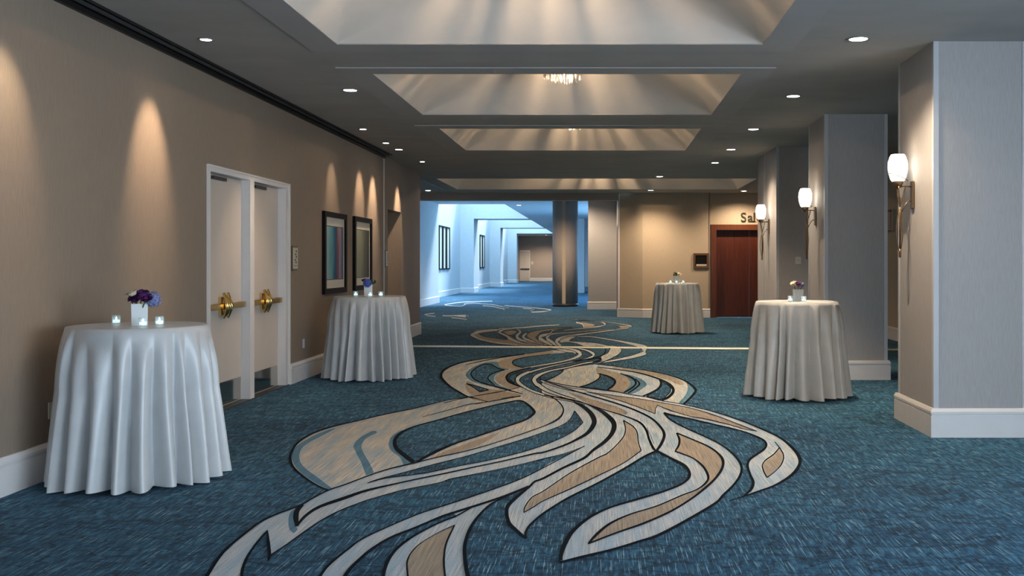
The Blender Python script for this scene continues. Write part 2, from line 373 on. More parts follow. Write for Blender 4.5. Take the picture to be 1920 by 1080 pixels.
# ------------------------------------------------------------------ carpet swirl design: outlines on the floor in metres
CARPET_FILLS = {
 'pale': [
  [(-0.664,11.17),(-0.566,11.0),(-0.458,10.54),(-0.402,10.09),(-0.401,9.67),(-0.443,9.33),(-0.538,9.05),(-0.687,8.68),(-0.895,8.21),(-1.091,7.84),(-1.283,7.58),(-1.409,7.38),(-1.532,7.2),(-1.629,7.0),(-1.73,6.68),(-1.805,6.5),(-1.84,6.3),(-1.864,6.1),(-1.894,6.01),(-1.941,5.88),(-1.975,5.72),(-1.978,5.49),(-1.974,5.26),(-1.955,5.05),(-1.9,4.757),(-1.821,4.395,1),(-1.636,4.395,1),(-1.727,4.727),(-1.767,4.85),(-1.806,5.01),(-1.839,5.2),(-1.862,5.39),(-1.867,5.5,1),(-1.703,5.06,1),(-1.678,5.24),(-1.664,5.45),(-1.635,5.73),(-1.584,5.97),(-1.503,6.18),(-1.457,6.27),(-1.315,6.5),(-1.116,6.71),(-1.047,6.84),(-0.828,7.07),(-0.595,7.34),(-0.446,7.55),(-0.302,7.74),(-0.153,8.03,1),(0.113,8.93),(-0.034,9.87),(-0.152,10.42),(-0.383,10.81)],
  [(-0.152,8.06,1),(-0.429,7.22),(-0.577,6.82),(-0.757,6.47),(-0.941,6.15),(-1.108,5.86),(-1.288,5.4),(-1.328,5.18),(-1.354,4.933),(-1.353,4.763),(-1.313,4.364,1),(-1.203,4.364,1),(-1.234,4.745),(-1.227,4.972),(-1.204,5.18),(-1.153,5.38),(-1.061,5.57),(-0.909,5.89),(-0.863,5.82,1),(-0.944,5.67),(-1.033,5.43),(-1.079,5.18),(-1.08,4.952),(-1.053,4.727),(-0.983,4.364,1),(-0.564,4.364,1),(-0.645,4.727),(-0.696,4.992),(-0.731,5.24),(-0.746,5.52),(-0.736,5.8),(-0.698,6.09),(-0.625,6.3),(-0.488,6.6),(-0.283,7.22),(-0.143,7.56),(0.011,8.17),(0.095,8.82),(-0.163,8.62)],
  [(0.423,7.83,1),(0.319,7.61),(0.155,7.17),(-0.036,6.69),(-0.205,6.31),(-0.353,5.94),(-0.362,5.86),(-0.415,5.62),(-0.43,5.43),(-0.415,5.35,1),(-0.481,5.52),(-0.535,5.67),(-0.573,5.89),(-0.581,6.09),(-0.549,6.3),(-0.488,6.6),(-0.466,6.74),(-0.283,7.22),(-0.143,7.56),(0.011,8.17),(0.012,8.23),(0.074,8.56),(0.102,8.93),(0.095,9.29),(0.045,9.67),(-0.034,10.03),(-0.152,10.42),(0.014,10.06),(0.199,9.67),(0.34,9.29),(0.388,8.85),(0.394,8.37),(0.407,7.98)],
  [(-0.318,10.66),(-0.152,10.42),(-0.034,10.03),(0.052,9.67),(0.106,9.29),(0.109,8.93),(0.074,8.56),(0.012,8.23),(-0.077,7.88),(-0.143,7.56),(-0.283,7.22),(-0.407,6.85),(-0.432,7.26),(-0.152,8.06),(-0.14,8.64),(-0.092,9.02),(-0.081,9.38),(-0.12,9.82),(-0.199,10.25)],
  [(-0.739,12.43),(-0.416,11.73),(-0.127,11.1),(0.133,10.54),(0.327,10.03),(0.463,9.52),(0.525,9.02),(0.536,8.6),(0.49,8.19),(0.426,7.85,1),(0.407,7.98),(0.394,8.37),(0.388,8.85),(0.34,9.29),(0.199,9.67),(0.014,10.06),(-0.152,10.42),(-0.382,10.78),(-0.666,11.2)],
  [(-0.746,12.55),(-0.529,12.18),(-0.288,11.88),(0.053,11.62),(0.277,11.27),(0.491,11.0),(0.631,10.73),(0.835,10.45),(1.108,9.94),(1.297,9.42),(1.42,8.95),(1.517,8.44),(1.533,7.93),(1.504,7.55),(1.439,7.24),(1.318,6.93),(1.158,6.64),(1.027,6.47),(0.931,6.37,1),(0.991,6.55),(1.026,6.73),(1.044,7.0),(1.071,7.28),(1.121,7.51),(1.208,7.71),(1.3,7.93),(1.35,8.15),(1.35,8.39),(1.251,8.75),(1.101,9.03),(0.854,9.45),(0.702,9.67),(0.61,9.84,1),(0.651,9.39),(0.759,8.92),(0.896,8.44),(0.983,8.06),(1.024,7.67),(1.023,7.32),(0.978,7.0),(0.89,6.67),(0.773,6.34),(0.679,6.1),(0.34,5.47),(0.186,5.29),(0.042,5.14),(-0.095,5.03),(-0.207,4.938,1),(-0.217,5.03),(-0.206,5.27),(-0.164,5.53),(-0.071,5.82),(0.049,6.04),(0.219,6.24),(0.402,6.46),(0.543,6.69),(0.61,6.95),(0.609,7.26),(0.521,7.56),(0.434,7.83,1),(0.49,8.19),(0.536,8.6),(0.525,9.02),(0.463,9.52),(0.327,10.03),(0.133,10.54),(-0.127,11.1),(-0.416,11.73),(-0.739,12.43)],
  [(-0.147,14.51),(-0.129,14.13),(-0.054,13.37),(0.066,13.01),(0.141,12.68),(0.163,12.36),(0.121,11.96),(0.053,11.56),(0.852,10.44,1),(0.962,10.89),(1.055,11.34),(1.092,11.65),(1.083,12.11),(1.029,12.59),(0.91,13.06),(0.737,13.48),(0.507,13.85),(0.18,14.25),(-0.079,14.54)],
 ],
 'streak': [
  [(-1.488,11.01),(-1.706,10.72),(-1.922,10.16),(-2.136,9.76),(-2.324,9.34),(-2.465,9.0),(-2.539,8.64),(-2.53,8.19),(-2.458,7.81),(-2.367,7.49),(-2.247,7.21),(-2.069,6.87),(-1.92,6.65),(-1.807,6.5,1),(-1.732,6.69),(-1.631,7.0),(-1.533,7.21),(-1.412,7.4),(-1.221,7.67),(-1.092,7.85),(-0.895,8.21),(-0.687,8.68),(-0.538,9.1),(-0.431,9.57),(-0.406,10.02),(-0.439,10.44),(-0.534,10.89),(-0.663,11.22),(-0.79,11.43),(-0.972,11.84),(-1.148,11.58)],
  [(-0.637,16.84),(-0.889,16.87),(-1.195,16.37),(-1.579,15.79),(-1.853,15.41),(-2.093,14.89),(-2.198,14.27),(-2.205,13.65),(-2.145,13.09),(-2.03,12.57),(-1.833,11.9),(-1.633,11.35),(-1.496,11.01),(-1.372,10.8),(-1.237,10.64),(-0.924,11.12),(-0.91,11.41),(-1.002,11.96),(-1.115,12.22),(-1.215,12.57),(-1.266,13.01),(-1.25,13.41),(-1.149,13.82),(-1.123,14.09),(-1.299,14.45),(-1.363,14.94),(-1.328,15.35),(-1.152,15.79),(-0.857,16.25),(-0.625,16.52)],
  [(-0.546,13.8,1),(-0.43,14.13),(-0.291,14.34),(-0.147,14.51),(-0.129,14.13),(-0.054,13.37),(-0.046,13.01),(-0.095,12.52),(-0.185,12.16),(-0.284,11.91,1),(-0.428,12.06),(-0.559,12.26),(-0.71,12.52,1),(-0.628,12.9),(-0.558,13.43)],
  [(0.737,13.48),(0.91,13.06),(1.029,12.59),(1.049,12.05),(1.01,11.6),(0.923,11.13),(0.813,10.57),(0.655,10.8),(0.733,10.99),(0.818,11.44),(0.835,11.88),(0.79,12.41),(0.667,12.92),(0.491,13.41),(0.507,13.85)],
  [(-0.829,18.88),(-0.799,19.72),(-0.632,20.35),(-0.518,20.16),(-0.626,19.29),(-0.625,18.88),(-0.405,18.72),(-0.1,18.41),(0.085,17.89),(0.217,17.82),(0.306,17.4),(0.325,16.87),(0.262,16.13),(0.158,15.57),(0.12,15.39),(-0.027,14.75),(-0.075,14.77),(-0.015,15.14),(-0.024,15.79),(0.083,16.4),(0.121,17.06),(0.128,17.26),(-0.036,17.75),(-0.191,17.65),(-0.334,17.68),(-0.469,18.26),(-0.668,18.64),(-0.774,18.48)],
 ],
 'blue': [
  [(-1.994,8.71),(-2.019,8.42),(-1.979,8.1),(-1.896,7.81),(-1.757,7.42),(-1.635,7.05,1),(-1.67,6.96,1),(-1.817,7.42),(-1.94,7.77),(-2.044,8.1),(-2.078,8.42),(-2.055,8.79)],
  [(-1.811,6.52,1),(-1.928,6.68),(-2.078,6.91),(-2.251,7.24),(-2.384,7.57),(-2.481,7.93),(-2.512,8.21),(-2.495,8.64),(-2.424,8.95),(-2.431,8.56),(-2.451,8.14),(-2.396,7.81),(-2.3,7.49),(-2.175,7.21),(-2.002,6.91),(-1.8,6.56,1)],
  [(-1.468,7.29,1),(-1.566,7.61),(-1.678,7.85),(-1.766,8.14),(-1.821,8.52),(-1.809,8.79),(-1.77,8.82),(-1.758,8.42),(-1.704,8.1),(-1.631,7.89),(-1.505,7.57),(-1.42,7.36,1)],
  [(-1.874,5.92),(-1.828,5.74),(-1.768,5.57),(-1.714,5.47,1),(-1.717,5.55),(-1.769,5.66),(-1.827,5.83),(-1.869,5.99)],
  [(-1.696,14.94),(-1.811,14.64),(-1.865,14.09),(-1.859,13.49),(-1.813,13.09),(-1.682,12.57),(-1.52,12.22),(-1.31,11.9),(-1.149,11.65),(-1.092,11.71),(-1.243,12.03),(-1.352,12.43),(-1.408,12.79),(-1.432,13.25),(-1.37,13.7),(-1.316,13.91),(-1.466,14.18),(-1.543,14.6),(-1.559,14.89)],
  [(1.053,12.44),(1.027,11.88),(0.945,11.23),(0.812,10.56,1),(0.857,10.46,1),(0.966,10.94),(1.057,11.39),(1.088,11.76),(1.079,12.14)],
  [(0.24,13.3),(0.317,12.85),(0.345,12.22),(0.29,11.76),(0.226,11.39),(0.346,11.3),(0.473,11.76),(0.538,12.11),(0.532,12.47),(0.471,12.85),(0.365,13.19)],
 ],
 'tan': [
  [(-1.323,7.55,1),(-1.251,7.86),(-1.136,8.16),(-1.011,8.49),(-0.909,8.73),(-0.983,8.25),(-1.11,7.86)],
  [(-1.459,10.9),(-1.306,11.23),(-1.147,11.47),(-0.929,11.18),(-1.09,10.9),(-1.244,10.64)],
  [(-0.844,5.62,1),(-0.911,5.47),(-0.971,5.27),(-0.988,5.09),(-0.978,4.933),(-0.934,4.727),(-0.852,4.364,1),(-0.679,4.364,1),(-0.755,4.727),(-0.8,4.972),(-0.831,5.22),(-0.84,5.4)],
  [(0.197,9.38,1),(0.206,8.93),(0.183,8.52),(0.115,8.12),(0.036,7.75),(-0.041,7.56),(-0.228,7.03),(-0.385,6.48),(-0.45,6.3),(-0.477,6.06),(-0.472,5.91,1),(-0.418,6.06),(-0.369,6.21),(-0.212,6.54),(-0.037,6.92),(0.16,7.39),(0.307,7.86,1),(0.298,8.23),(0.304,8.68),(0.28,9.02)],
  [(-0.405,11.44),(-0.124,10.84),(0.13,10.31),(0.244,9.93),(0.2,9.72),(0.014,10.14),(-0.154,10.54)],
  [(-0.193,11.46,1),(0.071,11.19),(0.411,10.85),(0.622,10.57),(0.871,10.23),(1.085,9.74),(1.227,9.27),(1.372,8.77,1),(1.271,8.89),(1.163,9.15),(0.993,9.45),(0.823,9.67),(0.649,10.12),(0.578,10.38,1),(0.542,10.12),(0.519,9.77,1),(0.386,10.19),(0.18,10.73),(-0.023,11.15)],
  [(0.652,8.67,1),(0.756,8.37),(0.856,8.06),(0.905,7.76),(0.911,7.47),(0.867,7.17),(0.775,6.83),(0.654,6.49),(0.55,6.23),(0.41,5.94),(0.237,5.67),(0.081,5.47),(-0.078,5.25,1),(-0.029,5.45),(0.046,5.67),(0.167,5.88),(0.336,6.07),(0.507,6.34),(0.623,6.52),(0.707,6.73),(0.739,6.93),(0.738,7.24),(0.702,7.51),(0.653,7.67),(0.573,7.84,1),(0.626,8.11),(0.653,8.39)],
  [(1.432,7.99,1),(1.407,7.67),(1.337,7.36),(1.246,7.1),(1.146,6.88,1),(1.154,7.06),(1.178,7.28),(1.233,7.47),(1.337,7.71)],
  [(-0.886,16.81),(-1.282,16.08),(-1.452,15.57),(-1.575,15.04),(-1.543,14.6),(-1.466,14.18),(-1.32,13.95),(-1.211,14.0),(-1.356,13.65),(-1.414,13.25),(-1.4,12.79),(-1.351,12.5),(-1.257,12.16),(-1.098,11.77),(-1.002,11.96),(-1.115,12.22),(-1.215,12.57),(-1.266,13.01),(-1.25,13.41),(-1.149,13.82),(-1.123,14.09),(-1.299,14.45),(-1.363,14.94),(-1.328,15.35),(-1.152,15.79),(-0.857,16.25)],
  [(-1.715,12.5),(-1.528,12.03),(-1.329,11.71),(-1.156,11.56),(-1.275,11.23),(-1.443,11.12),(-1.622,11.71)],
  [(-0.076,14.09),(0.091,13.7),(0.248,13.33),(0.33,12.79),(0.345,12.22),(0.29,11.76),(0.212,11.39),(0.056,11.63),(0.122,11.99),(0.156,12.41),(0.138,12.72),(0.047,13.12),(-0.072,13.41)],
  [(0.179,14.21),(0.506,13.81),(0.735,13.44),(0.923,12.92),(1.008,12.35),(0.952,12.11),(0.84,12.59),(0.674,13.06),(0.495,13.51),(0.176,13.93)],
  [(-2.361,22.4),(-2.654,22.07),(-2.767,21.33),(-2.761,20.54),(-2.596,19.8),(-2.354,19.04),(-2.019,18.33),(-1.668,17.89),(-1.411,17.7),(-1.024,17.62),(-0.915,17.82),(-1.194,18.03),(-1.486,18.64),(-1.694,19.29),(-1.872,20.07),(-2.102,21.02),(-2.31,21.64)],
  [(-2.164,21.64),(-1.997,21.89),(-1.85,21.22),(-1.916,20.4),(-2.064,20.92)],
  [(-1.519,19.89),(-1.556,21.33),(-1.181,22.4),(-0.865,22.86),(-0.718,23.1),(-0.738,22.75),(-1.28,21.53),(-1.344,20.29),(-1.336,19.68),(-1.184,18.85),(-1.007,18.18),(-1.224,18.48)],
  [(-0.57,24.83),(-0.4,24.64),(-0.193,23.85),(-0.281,23.1),(-0.435,22.98),(-0.486,23.97)],
  [(0.396,23.47),(0.66,23.27),(0.494,22.86),(0.271,22.24),(0.417,22.86)],
 ],
 'ground': [
  [(-1.416,7.4,1),(-1.512,7.61),(-1.64,7.93),(-1.709,8.17),(-1.77,8.52),(-1.76,8.76),(-1.71,9.06),(-1.581,9.37),(-1.425,9.76),(-1.218,10.22),(-1.045,10.55),(-0.901,10.72,1),(-0.807,10.47),(-0.695,9.98),(-0.689,9.76),(-0.743,9.39),(-0.891,9.0),(-1.096,8.49),(-1.221,8.18),(-1.323,7.82),(-1.399,7.43,1)],
  [(-0.285,9.98,1),(-0.231,9.63),(-0.185,9.25,1),(-0.255,8.78),(-0.37,8.39),(-0.515,8.03),(-0.688,7.72),(-0.888,7.45),(-1.061,7.27),(-1.258,7.04),(-1.501,6.86),(-1.597,6.7,1),(-1.559,6.81),(-1.405,7.07),(-1.24,7.35),(-1.103,7.56),(-1.061,7.62),(-0.872,7.99),(-0.664,8.39),(-0.516,8.73),(-0.374,9.1),(-0.312,9.45)],
  [(-1.657,14.6,1),(-1.752,14.57),(-1.801,14.18),(-1.804,13.65),(-1.768,13.25),(-1.658,12.71),(-1.528,12.36),(-1.389,12.09),(-1.301,11.96),(-1.411,12.43),(-1.486,12.79),(-1.504,13.17),(-1.449,13.57),(-1.371,13.81,1),(-1.461,13.95),(-1.547,14.22)],
  [(-1.685,12.22,1),(-1.519,11.96),(-1.342,11.62,1),(-1.422,11.44,1),(-1.555,11.87)],
  [(-1.216,12.71),(-1.223,13.17),(-1.163,13.45),(-1.098,13.65),(-1.139,13.17),(-1.123,12.64),(-1.108,12.33)],
  [(-0.546,13.8,1),(-0.658,13.67),(-0.748,13.43),(-0.798,13.13),(-0.813,12.79),(-0.738,12.56),(-0.632,12.98),(-0.56,13.49)],
  [(-0.04,13.31,1),(0.066,13.01),(0.141,12.62),(0.157,12.36),(0.121,11.96),(0.053,11.59,1),(-0.089,11.72),(-0.277,11.89,1),(-0.184,12.11),(-0.076,12.57),(-0.036,12.96)],
  [(0.73,12.53,1),(0.778,12.22),(0.813,11.88),(0.783,11.44),(0.703,11.04),(0.642,10.8),(0.492,11.06,1),(0.634,11.6),(0.713,11.99)],
 ],
 'top_ground': [
  [(-2.617,20.83),(-2.54,21.12),(-2.328,21.53),(-2.241,21.06),(-2.026,20.26),(-1.905,19.72),(-1.859,19.24),(-1.924,19.24),(-2.162,19.63),(-2.414,20.07)],
 ],
}
CARPET_RIBBONS = [
 [(-1.4,17.56,-1.418,17.79),(-1.04,17.48,-1.059,17.82),(-0.853,17.24,-0.863,17.56),(-0.635,16.58,-0.644,17.07),(-0.504,16.44,-0.507,16.83),(-0.45,16.19,-0.443,16.44)],
 [(-0.839,17.23,-0.851,17.5),(-0.651,17.1,-0.661,17.42),(-0.517,16.84,-0.52,17.25),(-0.411,16.34,-0.395,16.84),(-0.401,16.27,-0.338,16.08),(-0.421,15.9,-0.391,15.51),(-0.512,15.42,-0.495,15.15),(-0.684,14.94,-0.669,14.71),(-0.888,14.57,-0.871,14.35),(-1.144,14.09,-1.124,13.88)],
 [(-0.42,17.11,-0.42,17.42),(-0.259,16.63,-0.252,17.01),(-0.167,16.01,-0.128,16.35),(-0.179,15.92,-0.156,15.57),(-0.278,15.49,-0.267,15.24),(-0.458,15.01,-0.449,14.82),(-0.667,14.57,-0.654,14.38),(-0.862,14.11,-0.841,13.88),(-1.007,13.65,-0.98,13.39),(-1.029,13.69,-0.993,13.38),(-1.107,13.25,-1.058,12.93),(-1.128,12.81,-1.066,12.65),(-1.065,12.25,-1.047,12.48),(-0.967,11.87,-0.967,12.11),(-0.84,11.47,-0.843,11.67),(-0.704,11.18,-0.708,11.36),(-0.579,10.94,-0.582,11.1),(-0.434,10.76,-0.436,10.92),(-0.295,10.59,-0.294,10.75),(-0.185,10.39,-0.183,10.5)],
 [(-0.14,15.05,-0.133,14.78),(-0.303,14.79,-0.292,14.52),(-0.509,14.26,-0.494,14.01),(-0.706,13.87,-0.686,13.61),(-0.829,13.52,-0.797,13.22),(-0.902,13.13,-0.845,12.78),(-0.9,12.55,-0.845,12.59),(-0.824,12.03,-0.803,12.29),(-0.797,11.94,-0.793,12.28),(-0.671,11.48,-0.669,11.76),(-0.537,11.16,-0.537,11.38),(-0.414,10.92,-0.414,11.08),(-0.299,10.72,-0.297,10.84)],
 [(-0.81,12.65,-0.808,12.75),(-0.748,12.34,-0.749,12.54),(-0.64,12.07,-0.643,12.3),(-0.506,11.78,-0.508,12.01),(-0.38,11.57,-0.382,11.81),(-0.186,11.3,-0.185,11.58)],
 [(-0.608,19.99,-0.613,20.16),(-0.242,19.84,-0.244,20.13),(0.024,19.33,0.029,19.69),(0.335,18.58,0.351,19.03),(0.59,17.7,0.629,18.38),(0.684,16.93,0.794,17.75),(0.624,16.61,0.723,16.63),(0.698,16.75,0.701,16.06),(0.483,15.99,0.48,15.47),(0.286,15.53,0.286,15.16),(0.052,15.05,0.055,14.81),(-0.081,14.79,-0.078,14.63)],
 [(-2.343,22.51,-2.296,22.08),(-2.666,22.14,-2.591,21.56),(-2.79,21.65,-2.672,20.89),(-2.746,20.54,-2.679,20.54),(-2.519,19.55,-2.567,20.06),(-2.281,18.93,-2.319,19.32),(-1.96,18.34,-1.987,18.63),(-1.551,17.92,-1.569,18.15)],
 [(-2.049,22.62,-2.02,22.33),(-2.235,22.32,-2.187,21.91),(-2.281,21.56,-2.185,21.21),(-2.085,20.26,-2.126,21.02),(-1.88,19.44,-1.921,20.18),(-1.767,18.98,-1.804,19.6),(-1.521,18.25,-1.552,18.73),(-1.176,17.72,-1.194,18.06)],
 [(-1.924,22.16,-1.931,22.42),(-1.813,21.45,-1.764,21.41),(-1.799,20.35,-1.718,20.16),(-1.64,19.05,-1.659,19.7),(-1.449,18.39,-1.481,18.99),(-1.183,17.81,-1.205,18.27),(-0.996,17.51,-1.01,17.84)],
 [(-1.645,21.19,-1.594,20.86),(-1.647,20.11,-1.581,20.03),(-1.487,18.99,-1.511,19.59),(-1.238,18.25,-1.26,18.72),(-0.997,17.72,-1.009,18.06)],
 [(-0.715,22.98,-0.706,22.75),(-1.096,22.14,-1.071,21.78),(-1.124,21.17,-1.082,20.68),(-1.296,20.63,-1.219,19.83),(-1.255,19.28,-1.227,19.81),(-1.081,18.36,-1.09,19.02),(-0.92,17.75,-0.925,18.17)],
 [(0.18,22.28,0.179,22.07),(-0.553,21.52,-0.545,21.26),(-1.039,21.01,-1.016,20.64),(-1.154,20.25,-1.088,19.72),(-1.077,19.02,-1.06,19.56),(-0.938,18.18,-0.935,18.8),(-0.82,17.63,-0.817,18.01)],
 [(0.584,22.81,0.578,22.45),(0.177,22.02,0.177,21.68),(-0.399,20.97,-0.388,20.6),(-0.762,20.36,-0.731,19.79),(-0.915,19.47,-0.843,18.78),(-0.87,18.21,-0.833,18.61),(-0.762,17.63,-0.755,18.0)],
 [(-0.737,25.97,-0.743,26.21),(-0.138,25.18,-0.136,25.5),(0.038,23.91,0.076,24.3),(-0.05,23.56,-0.044,23.13),(-0.432,22.78,-0.424,22.48),(-0.865,22.06,-0.856,21.86)],
 [(-0.665,24.46,-0.674,25.11),(-0.512,23.96,-0.503,24.51),(-0.446,22.86,-0.424,23.1)],
 [(-0.662,25.78,-0.666,25.97),(0.033,25.0,0.035,25.23),(0.437,24.01,0.445,24.3),(0.66,23.08,0.692,23.47),(0.524,22.93,0.521,22.56),(0.254,22.25,0.254,21.97)],
 [(-2.324,22.34,-2.347,22.56),(-1.81,22.71,-1.836,23.01),(-1.533,23.17,-1.558,23.52),(-1.041,23.72,-1.053,23.97)],
 [(-5.609,34.99,-5.705,35.56),(-5.493,36.52,-5.592,37.15),(-5.203,37.51,-5.298,38.18),(-4.286,38.37,-4.366,39.08)],
 [(-5.528,34.67,-5.604,35.15),(-4.894,33.96,-4.962,34.42),(-4.963,35.8,-5.037,36.28)],
 [(-4.161,34.2,-4.242,34.89),(-3.761,33.65,-3.831,34.31),(-3.433,32.54,-3.491,33.15),(-3.194,31.91,-3.248,32.5)],
 [(-4.318,35.76,-4.384,36.32),(-3.85,35.01,-3.905,35.54),(-3.453,33.6,-3.498,34.09),(-3.103,32.71,-3.11,32.97),(-3.242,32.11,-3.195,31.68)],
 [(-3.411,34.41,-3.465,34.97),(-2.696,33.24,-2.737,33.77),(-2.037,32.27,-2.065,32.77),(-1.64,31.24,-1.643,31.59),(-1.824,30.66,-1.796,30.22),(-2.182,30.27,-2.15,29.84)],
 [(-1.758,31.42,-1.792,32.14),(-1.621,30.95,-1.65,31.65)],
 [(-2.621,32.31,-2.653,32.73),(-2.202,31.71,-2.223,32.09),(-2.258,30.89,-2.225,30.55)],
 [(-5.036,29.57,-4.965,29.17),(-5.191,28.79,-5.119,28.43),(-4.944,27.85,-5.006,28.21),(-4.655,27.48,-4.714,27.84)],
 [(-4.514,27.83,-4.577,28.23),(-4.291,27.69,-4.352,28.09),(-3.888,28.02,-3.943,28.42),(-3.742,27.48,-3.783,27.84)],
 [(-4.152,27.75,-4.233,28.31),(-3.77,27.16,-3.842,27.7)],
 [(-4.11,26.83,-4.156,27.14),(-3.873,26.53,-3.916,26.84),(-3.584,25.99,-3.622,26.29)],
 [(-5.031,35.81,-5.099,36.27),(-4.813,36.59,-4.878,37.08),(-4.323,35.81,-4.378,36.27),(-3.854,35.05,-3.901,35.5)],
]
